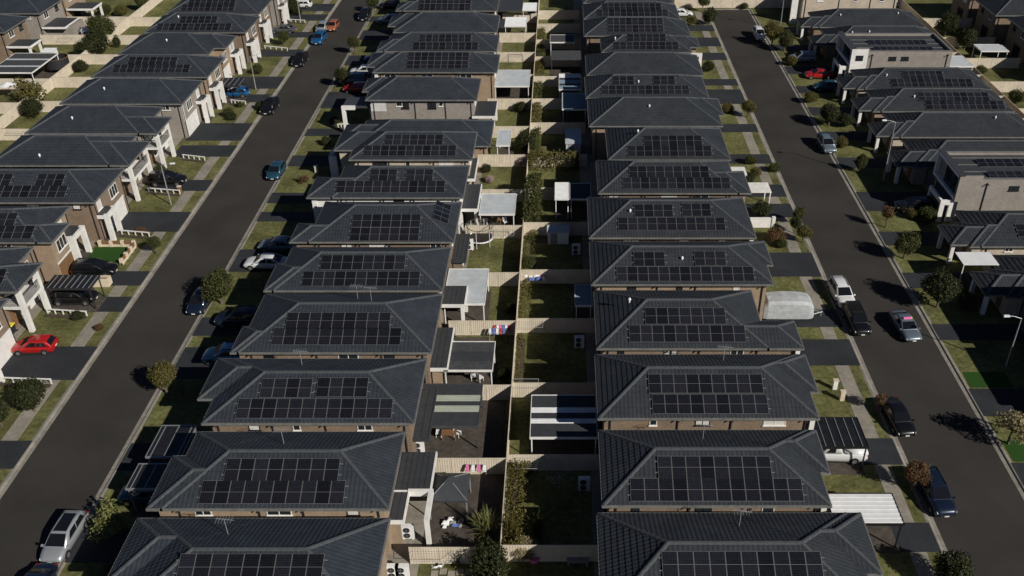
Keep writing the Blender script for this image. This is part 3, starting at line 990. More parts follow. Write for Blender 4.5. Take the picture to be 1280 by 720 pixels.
C[6] = row_c('house with two close panel groups over one row beside white front wall', [(3.0, 20.6, 85.3, 94.3)], [(7.78, 12.10, 2.43, 3.81), (12.80, 16.35, 2.53, 3.91), (5.82, 17.73, 0.80, 2.24)], 'tan', tile='tilew', vents=[(7.4, 3)])
C[7] = row_c('house with white pergola in front and blue-lit patio beside the hedge', [(4.3, 20.4, 95.5, 104.0), (12, 21.8, 95.5, 101.0)], [(7.68, 17.41, 2.02, 3.44), (6.87, 19.77, 0.51, 1.91)], 'tan', tile='tilew')
C[8] = row_c('house with white slatted portico at its front eave', [(5.8, 20.8, 104.4, 113.8)], [(10.30, 17.50, 2.01, 3.32), (8.13, 18.65, 0.36, 1.89)], 'tan', tile='tilew', vents=[(9.6, 4)])
C[9] = row_c('plain-roofed house beside the rounded-corner garden shed', [(3.7, 21.3, 114.7, 124.0), (12, 22.0, 118.4, 124.0)], (), 'tan', tile='tilew', vents=[(11.8, 3)])
C[10] = row_c('house with two separate panel squares over one row, blue patios behind', [(3.5, 20.8, 124.6, 132.8)], [(7.22, 10.43, 2.25, 3.54), (13.07, 16.29, 2.39, 3.54), (5.46, 18.33, 0.55, 1.96)], 'brown', tile='tilew', vents=[(11, 2.6)])
C[11] = row_c('plain-roofed house with flat grey patio roof behind', [(3.8, 21.2, 133.6, 142.2)], (), 'tan', tile='tilew')
C[12] = row_c('house with two panel rows and white L-shaped front column', [(6.4, 20.6, 143.8, 150.8), (12, 22.2, 146.2, 150.8)], [(10.66, 16.57, 2.13, 3.46), (8.29, 18.63, 0.32, 1.96)], 'tan', tile='tilew', vents=[(8.6, 2.6)])
C[13] = row_c('house with one two-row panel block near the dead end', [(3.8, 21.4, 151.9, 160.0)], [(7.50, 17.15, 0.95, 3.41)], 'brown', tile='tilew')
C[14] = row_c('house with two panel rows, second from the dead end', [(3.9, 20.6, 161.0, 169.2)], [(7.18, 17.46, 2.14, 3.26), (6.16, 18.62, 0.47, 1.95)], 'tan', tile='tilew')
C[15] = row_c('house at the dead end beside the cream fence', [(4.0, 20.4, 170.6, 178.6)], [(9, 15, .5, 2.1)], 'brown', tile='tilew')
C[16] = row_c('house past the dead end, behind the cream fence', [(4.0, 20.4, 180.6, 188.6)], (), 'tan', tile='tilew')
xx0, xx1, yy0, yy1 = (37.90, 40.61, 107.17, 113.70)
p8 = C[8][0]
xa = 20.6
part(p8, 'portico_roof', MB().box(xa, xa + 2.6, 104.8, 106.9, 3.0, 3.2), M['white'])
part(p8, 'pillar', MB().box(xa + 2.1, xa + 2.5, 104.9, 105.3, 0, 2.99), M['white'])
part(p8, 'pillar', MB().box(xa + 2.1, xa + 2.5, 106.4, 106.8, 0, 2.99), M['white'])
p12 = C[12][0]
part(p12, 'lintel', MB().box(20.3, 22.4, 143.9, 144.3, 4.6, 5.1), M['white'])
part(p12, 'pillar', MB().box(21.9, 22.4, 143.9, 144.3, 0, 4.598), M['white'])

for k in (2, 3, 4, 6):
    e_ = C[k][2][-1][1] + .3
    yb_ = C[k][2][0][2]
    part(C[k][0], 'pier', MB().box(C[k][2][0][1] - .1, C[k][2][0][1] + .3, yb_ - .3, yb_ + .1, 0, 5.2) if k != 4 else MB().box(e_ - .4, e_, yb_ - .3, yb_ + .1, 0, 5.2), M['white'])
wx, wy = (-29.84, 110.23)
part(B[8][0], 'porch_wall', MB().box(wx - .5, wx + .5, wy, wy + .35, 0, 3.0).box(wx - .5, wx - .2, wy + .351, wy + 2.6, 2.4, 3.0), M['white'])
part(B[7][0], 'pier', MB().box(-28.75, -28.2, 94.75, 95.2, 0, 5.25), M['white'])
part(B[10][0], 'pier', MB().box(-28.3, -27.8, 135.0, 135.4, 0, 5.25), M['white'])
# ---- row across the dead-end road, fronts in the shade
def row_d(label, y0, y1=None, panels=(), brick='brown', x0=46.2, x1=65.4, vents=(), dn=5.2):
    y1 = y1 or y0 + 8.1
    rects = [(x0, x1, y0, y1), (45.1, 56, y0, y0 + dn), (43.1, 52, y0 + .4, y0 + 4.7)]
    rt, rf, ins = house(label, GD, rects, panels, brick, 'tilew', ez=DEZ, vents=vents, swin=0, wall_rects=rects[:2])
    wx0, wx1, wy0, wy1 = ins[0]
    for k in range(4):
        window(rt, 'S', wy0, wx0 + 3 + k * 4.1, 1.75, (.9, 1.5, .6, 1.2)[k], .62, 1 if k % 2 else 2, 'white', k in (1, 3))
    garage_door(rt, 'W', wx0, ins[1][3] + .2, wy1 - .15, 'dark')
    part(rt, 'pier', MB().box(43.35, 43.75, y0 + .7, y0 + 1.1, 0, DEZ - .1), M['white'])
    part(rt, 'pier', MB().box(43.35, 43.75, y0 + 4.0, y0 + 4.4, 0, DEZ - .1), M['white'])
    part(rt, 'front_door', MB().box(ins[1][0] - .05, ins[1][0] + .02, y0 + 1.6, y0 + 2.6, .1, 2.2), M['timber'])
    window(rt, 'W', ins[1][0], y0 + 3.7, .7, 1.2, 1.4, 2, 'white')
    return rt
DEZ = 2.7
for ya, lab in ((59.0, 'house raised to two storeys for its shadow, behind the pale loose tree and synthetic lawn'), (68.4, 'house raised to two storeys for its shadow, behind the light pole on the dead-end road')):  # mostly unseen houses, second storey added so their shadows cover the front lawn
    h2, _, i2 = house(lab, GD, [(46.2, 65.4, ya, ya + 8.3)], [(50, 60, .6, 2.3)], 'grey', 'tilew')
    garage_door(h2, 'W', i2[0][0], ya + 4.6, ya + 7.4, 'dark')
    window(h2, 'W', i2[0][0], ya + 2.4, 3.5, 1.8, 1.2, 2, 'white')
    part(h2, 'pier', MB().box(44.3, 44.7, ya + .7, ya + 1.1, 0, 2.7), M['white'])
    part(h2, 'porch_roof', MB().box(44.2, 46.7, ya + .5, ya + 4.2, 2.7, 2.9), M['slab'])
row_d('shaded-front house with white flat awning at its far corner', 78.0, None, [(50, 60, .6, 2.3)], 'pale')
dw = row_d('shaded-front house below the grey cube house wall', 88.0, None, [(50.6, 60, 1.0, 2.7)], 'pale')
aw = root('awning', (44.4, 86.4, 0), 'white flat awning between two shaded house fronts', 'awning')
ax0, ax1, ay0, ay1 = (42.67, 46.45, 83.64, 86.27)
part(aw, 'roof_sheet', MB().box(ax0, ax1, ay0, ay1, 2.95, 3.0), M['polywhite'])
for x in (ax0 + .1, ax1 - .1):
    part(aw, 'post', MB().box(x - .04, x + .04, ay0 + .1, ay0 + .18, 0, 2.949), M['white'])
row_d('hip-roofed house hidden behind the grey cube house', 107.8, None, [(50, 62, .5, 2.1)], 'grey')
row_d('plain-roofed shaded house, next up from the hidden hip-roofed one', 117.2, None, (), 'pale', vents=[(60, 3)])
row_d('shaded-front house with two long panel rows, second below the flat-roofed box', 126.2, None, [(51.89, 62.53, 1.83, 3.13), (52.72, 64.33, 0.26, 1.69)], 'tan', vents=[(51.5, 2.4)])
row_d('shaded-front house with two panel rows against the box house wall', 134.9, None, [(52.23, 58.88, 2.00, 3.09), (50.18, 63.03, 0.32, 1.69)], 'pale', vents=[(50.0, 2.4)])
row_d('plain-roofed house behind the flat-roofed box, near white column', 155.0, 163.6, (), 'brown', vents=[(50, 2.6), (53, 2.8), (55, 1.4)])
row_d('plain-roofed shaded house two up from the flat-roofed box', 165.0, 173.6, (), 'brown', vents=[(50.5, 2.6), (61, 3)])
hp, hrf, hin = house('tall house with long bare lit side wall by the dead end', GD, [(45.0, 63.5, 175.0, 183.4)], (), 'pale', 'tilew')
part(hp, 'pier', MB().box(43.4, 44.6, 175.6, 176.2, 0, 5.2), M['white'])

def cube_house(label, x0, x1, y0, y1, h, brick, panel):
    rt = root('house', ((x0 + x1) / 2, (y0 + y1) / 2, 0), label, 'house', GD)
    w = MB()
    w.box(x0 + .02, x1, y0, y0 + .25, 0, h); w.box(x0 + .02, x1, y1 - .25, y1, 0, h)
    w.box(x1 - .25, x1 - .003, y0 + .25, y1 - .25, 0, h - .003); w.box(x0 + .02, x0 + .25, y0 + .25, y1 - .25, 0, h - .003)
    part(rt, 'wall', w, BR[brick])
    part(rt, 'parapet', MB().box(x0 + .021, x0 + 2.3, y0 + .001, y0 + .249, h + .001, h + .35), BR[brick])
    part(rt, 'roof', MB().box(x0 + .25, x1 - .25, y0 + .25, y1 - .25, h - .5, h - .35), M['slab'])
    c = MB()
    c.box(x0 + 2.32, x1 + .05, y0 - .05, y0 + .28, h + .003, h + .06); c.box(x0, x1 + .05, y1 - .28, y1 + .05, h + .003, h + .06)
    c.box(x1 - .28, x1 + .05, y0 + .28, y1 - .28, h + .003, h + .058)
    part(rt, 'coping', c, M['gutter'])
    for k in range(3):
        yy = y0 + 2.6 + k * 1.9
        part(rt, 'roof_flashing', MB().box(x0 + 1, x1 - .6, yy, yy + .1, h - .348, h - .28), M['gutter'])
    for k in range(9):
        for yy in (y0 + 1.4, y0 + 4.8):
            pn = link('solar_panel', cached('panel', panel_mesh), rt, Vector((x0 + 4 + k * 1.06, yy, h - .2)) - rt.location, (R(8), 0, 0))
    # white frame round the recessed upper front, facing the road
    fx = x0 - .45
    f = MB()
    jb = MB().box(fx + .001, x0 + .02, y0 + .01, y0 + .4, 2.9, h + .3)
    part(rt, 'jamb', jb, M['white'] if panel else BR[brick])
    f.box(fx, x0 + .02, y1 - .4, y1, 2.9, h + .3)
    f.box(fx + .003, x0 + .02, y0 + .4, y1 - .4, 2.9, 3.3); f.box(fx + .003, x0 + .02, y0 + .4, y1 - .4, h - .1, h + .297)
    part(rt, 'balcony_frame', f, M['white'])
    part(rt, 'frame_top_shade', MB().box(fx - .02, x0 + .25, y0 + .01, y1 + .02, h + .302, h + .36), M['slab'])  # dark strip added so the top of the white frame looks shaded
    window(rt, 'W', x0 + .02, (y0 + y1) / 2 - .5, 3.4, 3.6, h - 3.9, 3, 'black')
    garage_door(rt, 'W', x0 + .02, y1 - 3.6, y1 - .6, 'dark')
    if panel:
        part(rt, 'white_panel', MB().box(fx + .01, x0 + 2.2, y0 - .06, y0 - .004, 1.8, h + .3), M['white'])
        part(rt, 'side_window', MB().box(x0 + .3, x0 + 1.5, y0 - .1, y0 - .061, 3.9, 4.8), M['glass'])
    # ground-floor porch with a slotted white end wall
    px = x0 - 1.9
    part(rt, 'porch_wall', MB().box(px, px + .55, y0 + .3, y0 + .6, 0, 2.9).box(px + 1.1, x0 + .02, y0 + .3, y0 + .6, 0, 2.9).box(px + .55, px + 1.1, y0 + .3, y0 + .6, 2.3, 2.9), M['white'])
    part(rt, 'porch_fascia', MB().box(px, px + .3, y0 + .6, y0 + 4.4, 2.4, 2.9), M['white'])
    part(rt, 'porch_roof', MB().box(px + .3, x0 + .02, y0 + .6, y0 + 4.4, 2.55, 2.75), M['slab'])
    part(rt, 'pier', MB().box(px, px + .3, y0 + 4.1, y0 + 4.398, 0, 2.398), M['white'])
    for x in (x0 + 6.2, x0 + 8.2): window(rt, 'S', y0, x, h - 1.5, 1.2, .6, 2, 'black')
    for x in (x0 + 2.9, x1 - .7): downpipe(rt, x, y0, h - .3)
    return rt
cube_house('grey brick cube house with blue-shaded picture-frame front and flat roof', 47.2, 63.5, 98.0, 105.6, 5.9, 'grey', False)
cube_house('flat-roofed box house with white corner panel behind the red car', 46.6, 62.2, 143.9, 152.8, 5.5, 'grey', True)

# ---- houses behind the porch row
for k, (ya, yb, xe, lab) in enumerate(((142.6, 151, -94.5, 'house with dark striped patio roof behind the porch row'), (153.6, 162, -93.5, 'brown brick house with white-beamed terrace behind the porch row'), (164.2, 173.4, -92.5, 'grey brick house with plain wide roof behind the porch row'), (175, 183.6, -93, 'house with white-framed terrace and garden bed behind the porch row'))):
    rt, rf, ins = house(lab, GZ, [(xe - 17, xe, ya, yb)], [(xe - 12, xe - 7.4, 1.0, 2.8)] if k == 1 else (), ('brown', 'brown', 'grey', 'tan')[k], backwin='E', swin=2, tile='tileb')
    if k == 1: alfresco(rt, xe - .6, xe + 3.4, ya + .3, ya + 4, 2.8)
    if k == 2: 
        part(rt, 'wing_wall', MB().box(xe - .5, xe + 4.4, ya + 1.2, ya + 5.6, 0, 2.7), BR['grey'])
        alfresco(rt, xe - .5, xe + 3.6, ya + .2, ya + 5.8, 2.75, posts=False)
    if k == 3: alfresco(rt, xe - .5, xe + 4.4, ya + .3, ya + 4.4, 2.8)
# houses on the next street over, behind the shaded row
for k, (ya, yb, xs, lab) in enumerate(((130, 139, 80, 'dark hip-roofed house beyond the shaded yards'), (141, 150, 79, 'shaded house beyond the carport of the far yards'), (152.5, 161.5, 78, 'dark house beyond the far yard tree'), (163, 172, 76.5, 'house with pale fascia beyond the shaded row'), (174, 183, 76, 'dark house next to the pale-fascia one beyond the shaded row'))):
    house(lab, 'houses on the next street beyond the shaded row', [(xs, xs + 17, ya, yb)], [(xs + 4, xs + 13, .8, 2.4)] if k % 2 == 0 else (), 'brown', 'tilew', backwin='W', swin=2)

# ------------------------------------------------------------------ fences
def fence_panel(L, h=1.8):
    def mk():
        m = MB()
        x = 0.; prof = []
        while x < L - .01:
            for dx, y in ((0, -.007), (.10, -.007), (.125, .007), (.175, .007)):
                if x + dx < L: prof.append((x + dx, y))
            x += .2
        prof.append((L, -.007))
        for (a, ya), (b, yb) in zip(prof, prof[1:]):
            m.poly([(a, ya, .06), (b, yb, .06), (b, yb, h - .04), (a, ya, h - .04)])
        m.box(0, L, -.028, .028, h - .045, h)
        m.box(0, L, -.028, .028, .03, .075)
        return m.mesh('panel', M['fence'])
    return cached(('fp', round(L, 2), h), mk)
def fence(label, p, q, group, h=1.8, name='fence', n=None):
    p = Vector((*p, 0)); q = Vector((*q, 0))
    d = q - p
    L = d.length
    n = n or max(1, round(L / 2.38))
    rt = root(name, p, label, 'fence', group, math.atan2(d.y, d.x))
    l = L / n
    me = fence_panel(l - .055, h)
    po = cached(('post', h), lambda: MB().box(-.027, .027, -.033, .033, -.1, h + .02).mesh('post', M['fence']))
    for k in range(n):
        link('panel', me, rt, (k * l + .0275, 0, 0))
        link('post', po, rt, (k * l, 0, 0))
    link('post', po, rt, (L, 0, 0))
    return rt
RX = -4.5
fence('long cream steel fence dividing the two rows of back yards', (RX, 36), (RX, 200), 'rear fences')
fence('cream rear fence between porch row and the houses behind it', (-81.5, 100), (-81.5, 200), 'rear fences')
fence('cream rear fence behind the shaded-front row', (67.6, 60), (67.6, 190), 'rear fences')
fence('cream fence closing off the dead-end road', (22.5, 185.6), (66.8, 185.6), 'rear fences', 2.0)
GF = 'side fences between back yards'
BY = [46.4, 55.7, 65.1, 75.1, 84.05, 94.3, 103.4, 113.5, 122.9, 133.3, 143.6, 154.2, 164.5, 176]
BL = ['above the clothesline and palm', 'behind the gazebo', 'beside the pale-green striped patio', 'behind the laundry', 'beside the silver corrugated patio',
      'behind the trampoline', 'beside the pale grey patio roof', 'behind the flowering shrub yard', 'between single-storey house and bare brick wall house', 'below the silver carport roof', 'behind the silver carport roof',
      'with the clothesline, in the sunlit far yard', 'behind the small white patio roof', 'beside the white framed pergola']
for y, l in zip(BY, BL):
    fence('cream side fence ' + l + ', sunlit side', (-11.2, y), (RX - .06, y), GF)
CY = [46.6, 56.1, 65.4, 75.5, 84.6, 95.0, 103.9, 113.5, 124.2, 133.3, 142.8, 152.0, 160.8, 169.8, 178]
CL = ['above the pink tub', 'with the leaning wall frame', 'above the white-striped patio', 'with the clothesline frame', 'behind the laundry table', 'with the standard shrub', 'at the foot of the tall hedge',
      'behind the vine-topped hedge', 'behind the rounded shed', 'behind the blue patios', 'behind the flat grey patio', 'between the two flat grey patios', 'third from the dead-end fence', 'second from the dead-end fence', 'next to the dead-end fence']
for y, l in zip(CY, CL):
    fence('cream side fence ' + l + ', half in shade', (RX + .06, y), (3.4, y), GF)
for y, l in ((122.0, 'lot line with the lone dark shrub'), (132.3, 'beside the dense small tree'), (142.4, 'behind the pale lean-to roof'), (153.1, 'by the round bush'), (163.3, 'by the narrow pencil shrub'), (173.8, 'by the far garden shrubs')):
    fence('cream fence behind porch-row houses, ' + l, (-81.4, y), (-70.0, y), 'fences behind the porch row')
for y, l in ((131.7, 'in front of the garden umbrella'), (141.7, 'below the dark striped terrace cover'), (153.0, 'behind the black-net trampoline'), (163.4, 'below the grey brick wing'), (174.0, 'beside the white-framed terrace')):
    fence('cream yard fence beyond the porch row, ' + l, (-93.2, y), (-81.6, y), 'fences beyond the porch row')
for y, l in ((119, 'two lots along from the corner shrub'), (129.4, 'below the green corner shrub'), (140.4, 'next up from the corner shrub'), (151.2, 'beside the pale flat carport'), (162, 'between the two dark yard trees'), (173, 'past the two dark yard trees')):
    fence('cream fence in the dark far yards, ' + l, (67.7, y), (77, y), 'fences beyond the shaded row')
for y, l in ((97.2, 'at the grey cube house'), (116.6, 'under the plain-roofed house'), (125.7, 'under the long panel rows'), (134.4, 'below the box house neighbour'), (143.4, 'at the box house'), (154.2, 'behind the box house')):
    fence('short cream side fence behind the shaded row, ' + l, (65.3, y), (67.5, y), 'fences behind the shaded row')

# ------------------------------------------------------------------ patio covers and carports
def patio(label, x0, x1, y0, y1, z, bands, posts='white', group='patio covers', cat='patio cover', name='patio_cover', ribs='x', drop=.12, pitch=.25, hang=None):
    rt = root(name, ((x0 + x1) / 2, (y0 + y1) / 2, 0), label, cat, group)
    tot = sum(b[0] for b in bands)
    y = y0
    for w, m in bands:
        yb = y + (y1 - y0) * w / tot
        s = MB()
        za = z - drop * (yb - y0) / (y1 - y0) if False else z
        s.box(x0, x1, y + .004, yb - .004, z, z + .05)
        if m == 'smoke': pass
        elif ribs == 'x':
            k = y + .1
            while k < yb - .05:
                s.box(x0 + .004, x1 - .004, k, k + .05, z + .051, z + .08); k += pitch
        else:
            k = x0 + .1
            while k < x1 - .05:
                s.box(k, k + .05, y + .008, yb - .008, z + .051, z + .085); k += pitch
        part(rt, 'roof_sheet', s, M[m])
        if m == 'smoke':
            k = x0 + .3
            while k < x1 - .1:
                part(rt, 'rib', MB().box(k, k + .06, y + .01, yb - .01, z + .052, z + .11), M['alu'])
                k += pitch
        y = yb
    b = MB()
    b.box(x0 - .06, x1 + .06, y0 - .09, y0 - .003, z - .12, z + .09); b.box(x0 - .06, x1 + .06, y1 + .003, y1 + .09, z - .12, z + .09)
    b.box(x0 - .06, x0 - .003, y0, y1, z - .12, z + .088); b.box(x1 + .003, x1 + .06, y0, y1, z - .12, z + .088)
    part(rt, 'frame', b, M[posts])
    for x in (x0 + .1, x1 - .1):
        for yy in (y0 + .1, y1 - .1):
            part(rt, 'post', MB().box(x - .05, x + .05, yy - .05, yy + .05, 0, z - .125), M[posts])
    struct('patio_slab', MB().box(x0 - .2, x1 + .2, y0 - .4, y1 + .2, -.04, .03), M['paver'])
    return rt
patio('dark patio roof with two pale green stripes', *(-12.28, -7.04, 58.64, 64.12), 2.6, [(1.3, 'slab'), (.7, 'palegreen'), (.5, 'slab'), (.75, 'palegreen'), (1.6, 'slab')][::-1] and [(1.6, 'slab'), (.75, 'palegreen'), (.5, 'slab'), (.75, 'palegreen'), (1.3, 'slab')], 'dgutter')
patio('charcoal patio roof with one darker middle band', *(-10.65, -6.29, 66.17, 70.41), 2.6, [(1, 'dgutter'), (1.1, 'slab'), (1.1, 'dgutter')], 'white')
patio('large silver corrugated patio roof over brown garden', *(-11.85, -7.73, 76.70, 83.16), 2.7, [(1, 'silver')], 'white')
patio('pale grey patio roof over white furniture', *(-9.61, -5.52, 95.27, 100.29), 2.7, [(1, 'silver')], 'white')
patio('small pale grey lean-to roof beside single-storey house', *(-8.73, -6.98, 114.57, 119.58), 2.6, [(1, 'silver')], 'white')
patio('silver carport-size patio roof with dark blind below', *(-10.24, -5.00, 135.67, 142.61), 2.8, [(1, 'silver')], 'white')
patio('small white patio roof over dark hedge', *(-10.20, -6.41, 165.29, 170.47), 2.7, [(1, 'polywhite')], 'white')
patio('white framed pergola beside the dark single-storey wing', *(-7.32, -4.73, 174.91, 179.55), 2.7, [(1, 'polywhite')], 'white')
patio('dark patio roof with two white stripes, half in shade', *(-2.58, 2.92, 57.27, 62.58), 2.6, [(1.6, 'slab'), (.6, 'polywhite'), (.7, 'slab'), (.65, 'polywhite'), (1.5, 'slab')], 'white')
patio('blue-grey lean-to roof in the shaded yard by the laundry table', *(1.38, 3.01, 76.56, 80.22), 2.6, [(1, 'bluesheet')], 'white')
patio('white sunlit patio roof end beside the tall hedge', *(-0.78, 0.88, 99.05, 103.28), 2.7, [(1, 'polywhite')], 'white')
patio('shaded rest of the white patio roof, coloured dark', *(1.07, 3.51, 99.05, 103.06), 2.7, [(1, 'slab')], 'white')  # same roof where the house shadows it, the shade put into its sheet colour
patio('blue-grey patio roof with dark stripes and white corner', *(-0.37, 2.98, 134.61, 141.09), 2.7, [(.6, 'bluesheet'), (.3, 'slab'), (.6, 'bluesheet'), (.3, 'slab'), (.6, 'polywhite')], 'white')
patio('plain blue-grey patio roof next to the striped blue one', *(0.12, 3.55, 126.77, 132.98), 2.7, [(1, 'bluesheet')], 'white')
patio('flat grey patio roof over a dark terrace, without white fascia', *(-1.72, 3.18, 147.81, 151.72), 2.8, [(1, 'dgutter')], 'dgutter')
patio('flat grey patio roof with white fascia and post', *(-1.94, 2.22, 156.22, 160.06), 2.8, [(1, 'dgutter')], 'white')
patio('dark ribbed terrace cover with pale bands in the yard of tall trees', *(-90.72, -83.72, 141.26, 150.24), 2.9, [(1.2, 'dgutter'), (.3, 'silver'), (1.2, 'dgutter'), (.3, 'silver'), (1.2, 'dgutter')], 'white')
patio('pale lean-to roof behind a porch-row house', -73.6, -69.6, 133.6, 138.6, 2.8, [(1, 'silver')], 'white')
patio('white patio roof beside the pale garden umbrella', -97, -91.2, 133.0, 138.0, 2.7, [(1, 'polywhite')], 'white')
patio('pale flat carport in the dark yards beyond the shaded row', *(70.43, 75.04, 152.01, 155.27), 2.7, [(1, 'silver')], 'white')
patio('pale lean-to roof behind the flat-roofed box house', 62.6, 66.4, 144.6, 149.5, 2.7, [(1, 'silver')], 'white')
# carports at the fronts
GCp = 'front carports'
patio('white ribbed carport roof over the front drive', *(20.25, 25.31, 47.81, 50.79), 2.7, [(1, 'polywhite')], 'black', GCp, 'carport', 'carport', pitch=.42)
patio('smoked carport roof with white ribs over a white utility', *(20.44, 24.95, 56.02, 59.53), 2.7, [(1, 'smoke')], 'black', GCp, 'carport', 'carport', ribs='y', pitch=.75)
patio('smoked arched carport roof beside tall white balcony piers', *(-53.14, -48.49, 79.62, 82.06), 2.6, [(1, 'smoke')], 'dark', GCp, 'carport', 'carport', ribs='y', pitch=.6)
patio('dark framed carport next to the yellow-olive street tree', *(-33.45, -30.62, 55.01, 58.64), 2.6, [(1, 'smoke')], 'alu', GCp, 'carport', 'carport', ribs='y', pitch=1.1)
patio('dark glass carport with a car under it, by the pale shrub tree', *(-33.67, -31.22, 51.48, 54.10), 2.6, [(1, 'smoke')], 'alu', GCp, 'carport', 'carport', ribs='y', pitch=1.1)
patio('black slatted carport over the bright blue car', -53.2, -49.6, 136.3, 139.6, 2.6, [(1, 'smoke')], 'dark', GCp, 'carport', 'carport', ribs='y', pitch=.8)
px0, px1, py0, py1 = (22.12, 25.56, 100.71, 103.50)
pg = root('pergola', ((px0 + px1) / 2, (py0 + py1) / 2, 0), 'white slatted pergola beside the green front shrubs', 'pergola', GCp)
for k in range(9):
    part(pg, 'slat', MB().box(px0, px1, py0 + k * (py1 - py0) / 9, py0 + .09 + k * (py1 - py0) / 9, 2.7, 2.8), M['white'])
for x in (px0 + .1, px1 - .2):
    part(pg, 'beam', MB().box(x, x + .1, py0 - .1, py1 + .1, 2.58, 2.699), M['white'])
    for y in (py0, py1 - .1): part(pg, 'post', MB().box(x, x + .12, y, y + .12, 0, 2.579), M['white'])

# ------------------------------------------------------------------ cars
def inset_quad(c, u0, u1, v0, v1, off):
    c = [Vector(p) for p in c]
    n = (c[1] - c[0]).cross(c[3] - c[0]).normalized()
    def P(u, v):
        return (c[0] * (1 - u) + c[1] * u) * (1 - v) + (c[3] * (1 - u) + c[2] * u) * v
    q = [P(u0, v0), P(u1, v0), P(u1, v1), P(u0, v1)]
    return [p - n * .02 for p in q], [p + n * off for p in q]
CARS = {
    # length, width, height, belt, greenhouse x (rear base, rear top, front top, front base), bonnet end z, boot z
    'hatch': (4.1, 1.76, 1.47, .94, (-.485, -.37, .06, .27), .70, .94),
    'suv': (4.65, 1.88, 1.70, 1.06, (-.485, -.41, .06, .26), .84, 1.06),
    'sedan': (4.75, 1.82, 1.45, .93, (-.40, -.20, .07, .25), .70, .95),
    'wagon': (4.75, 1.82, 1.50, .95, (-.47, -.38, .09, .30), .70, .95),
    'ute': (5.3, 1.88, 1.82, 1.10, (-.10, -.055, .10, .24), .92, 1.10),
}
def car_mesh(ty):
    L, Wd, H, zb, (r0, r1, f1, f0), zbon, zboot = CARS[ty]
    hw = Wd / 2
    out = {}
    b = MB()
    st = [(-.50, .46, .68 * zboot + .2, .80), (-.488, .33, zboot - .09, .90), (-.45, .27, zboot - .02, .96), (-.33, .23, zboot, .99), (r0 if r0 > -.3 else -.2, .22, zb + .005, 1.), (0, .22, zb, 1.), (f0, .22, zb - .01, .995), (.36, .23, zb - .055, .985), (.43, .25, zbon + .09, .94), (.475, .29, zbon, .86), (.495, .36, zbon - .12, .76), (.50, .44, zbon - .2, .70)]
    st.sort()
    rings = []
    for x, zl, zt, w in st:
        w *= hw; zm = (zl + zt) / 2 + .02
        half = [(.84 * w, zl), (.97 * w, zl + .08), (w, zm), (.985 * w, zt - .13), (.94 * w, zt - .035), (.6 * w, zt + .018)]
        rings.append([(x * L, y, z) for y, z in half] + [(x * L, -y, z) for y, z in reversed(half)])
    b.loft(rings)
    hb, ht = .925 * hw, .735 * hw
    zt = H - .05
    g = []
    for x, z, w in ((r0, zb - .02, hb), (r1, zt, ht), ((r1 * .6 + f1 * .4), H - .012, ht * 1.01), (f1, zt, ht), (f0, zb - .03, hb)):
        if x in (r0, f0):
            half = [(hb, zb - .04), (hb * .999, z), (w * .75, z + .012), (w * .3, z + .02)]
        else:
            half = [(hb, zb - .04), (w, z), (w * .8, z + .035), (w * .35, z + .045)]
        g.append([(x * L, y, zz) for y, zz in half] + [(x * L, -y, zz) for y, zz in reversed(half)])
    b.loft(g)
    if ty == 'ute':
        b.box(-.485 * L, -.13 * L, -hw * .92, hw * .92, zb - .2, zb + .18)
    out['body'] = b.mesh('body', [PAINT['black']], smooth=True)
    # glazing
    def pane(name, quads):
        m = MB()
        for lo, hi in quads:
            m.loft([lo, hi])
        out[name] = m.mesh(name, M['carglass'])
    ws = [(f0 * L, -hb, zb), (f0 * L, hb, zb), (f1 * L, ht, zt + .02), (f1 * L, -ht, zt + .02)]
    pane('windscreen', [inset_quad(ws, .07, .93, .08, .93, .022)])
    rw = [(r0 * L, hb, zb), (r0 * L, -hb, zb), (r1 * L, -ht, zt + .02), (r1 * L, ht, zt + .02)]
    pane('rear_window', [inset_quad(rw, .1, .9, .15, .9, .022)])
    for s, nm in ((1, 'l'), (-1, 'r')):
        sd_ = [(f0 * L, s * hb, zb), (r0 * L, s * hb, zb), (r1 * L, s * ht, zt), (f1 * L, s * ht, zt)]
        if s < 0: sd_ = [sd_[1], sd_[0], sd_[3], sd_[2]]
        if ty == 'ute':
            rng = ((.18, .62),) if s > 0 else ((.38, .82),)
        else:
            rng = ((.17, .49), (.53, .86)) if s > 0 else ((.14, .47), (.51, .83))
        for k, (u0, u1) in enumerate(rng):
            pane('side_window_%s%d' % (nm, k), [inset_quad(sd_, u0, u1, .12, .88, .012)])
    # lower trim and arches
    t = MB()
    for s in (1, -1):
        t.box(-.30 * L, .30 * L, s * hw * .985 - .02, s * hw * .985 + .02, .2, .33)
    t.box(.488 * L, .503 * L, -hw * .55, hw * .55, .38, zbon - .26)
    out['trim'] = t.mesh('trim', M['dark'])
    wr = .33 if ty in ('suv', 'ute') else .31
    w = MB()
    w.tube((0, -.11, 0), (0, .11, 0), wr, n=16)
    out['wheel'] = w.mesh('wheel', M['tyre'])
    w = MB().tube((0, -.115, 0), (0, .115, 0), wr * .62, n=12)
    out['rim'] = w.mesh('rim', M['rim'])
    a = MB().tube((0, -.02, 0), (0, .02, 0), wr + .055, n=16)
    out['arch'] = a.mesh('wheel_arch', M['dark'])
    out['head'] = MB().loft([[(.455 * L, -.16, -.05), (.455 * L, .16, -.05), (.44 * L, .16, .07), (.44 * L, -.16, .07)], [(.492 * L, -.13, -.05), (.482 * L, .14, -.05), (.465 * L, .15, .07), (.475 * L, -.14, .07)]]).mesh('headlight', M['head'])
    out['tail'] = MB().box(-.497 * L, -.47 * L, -.13, .13, -.08, .10).mesh('tail_light', M['tail'])
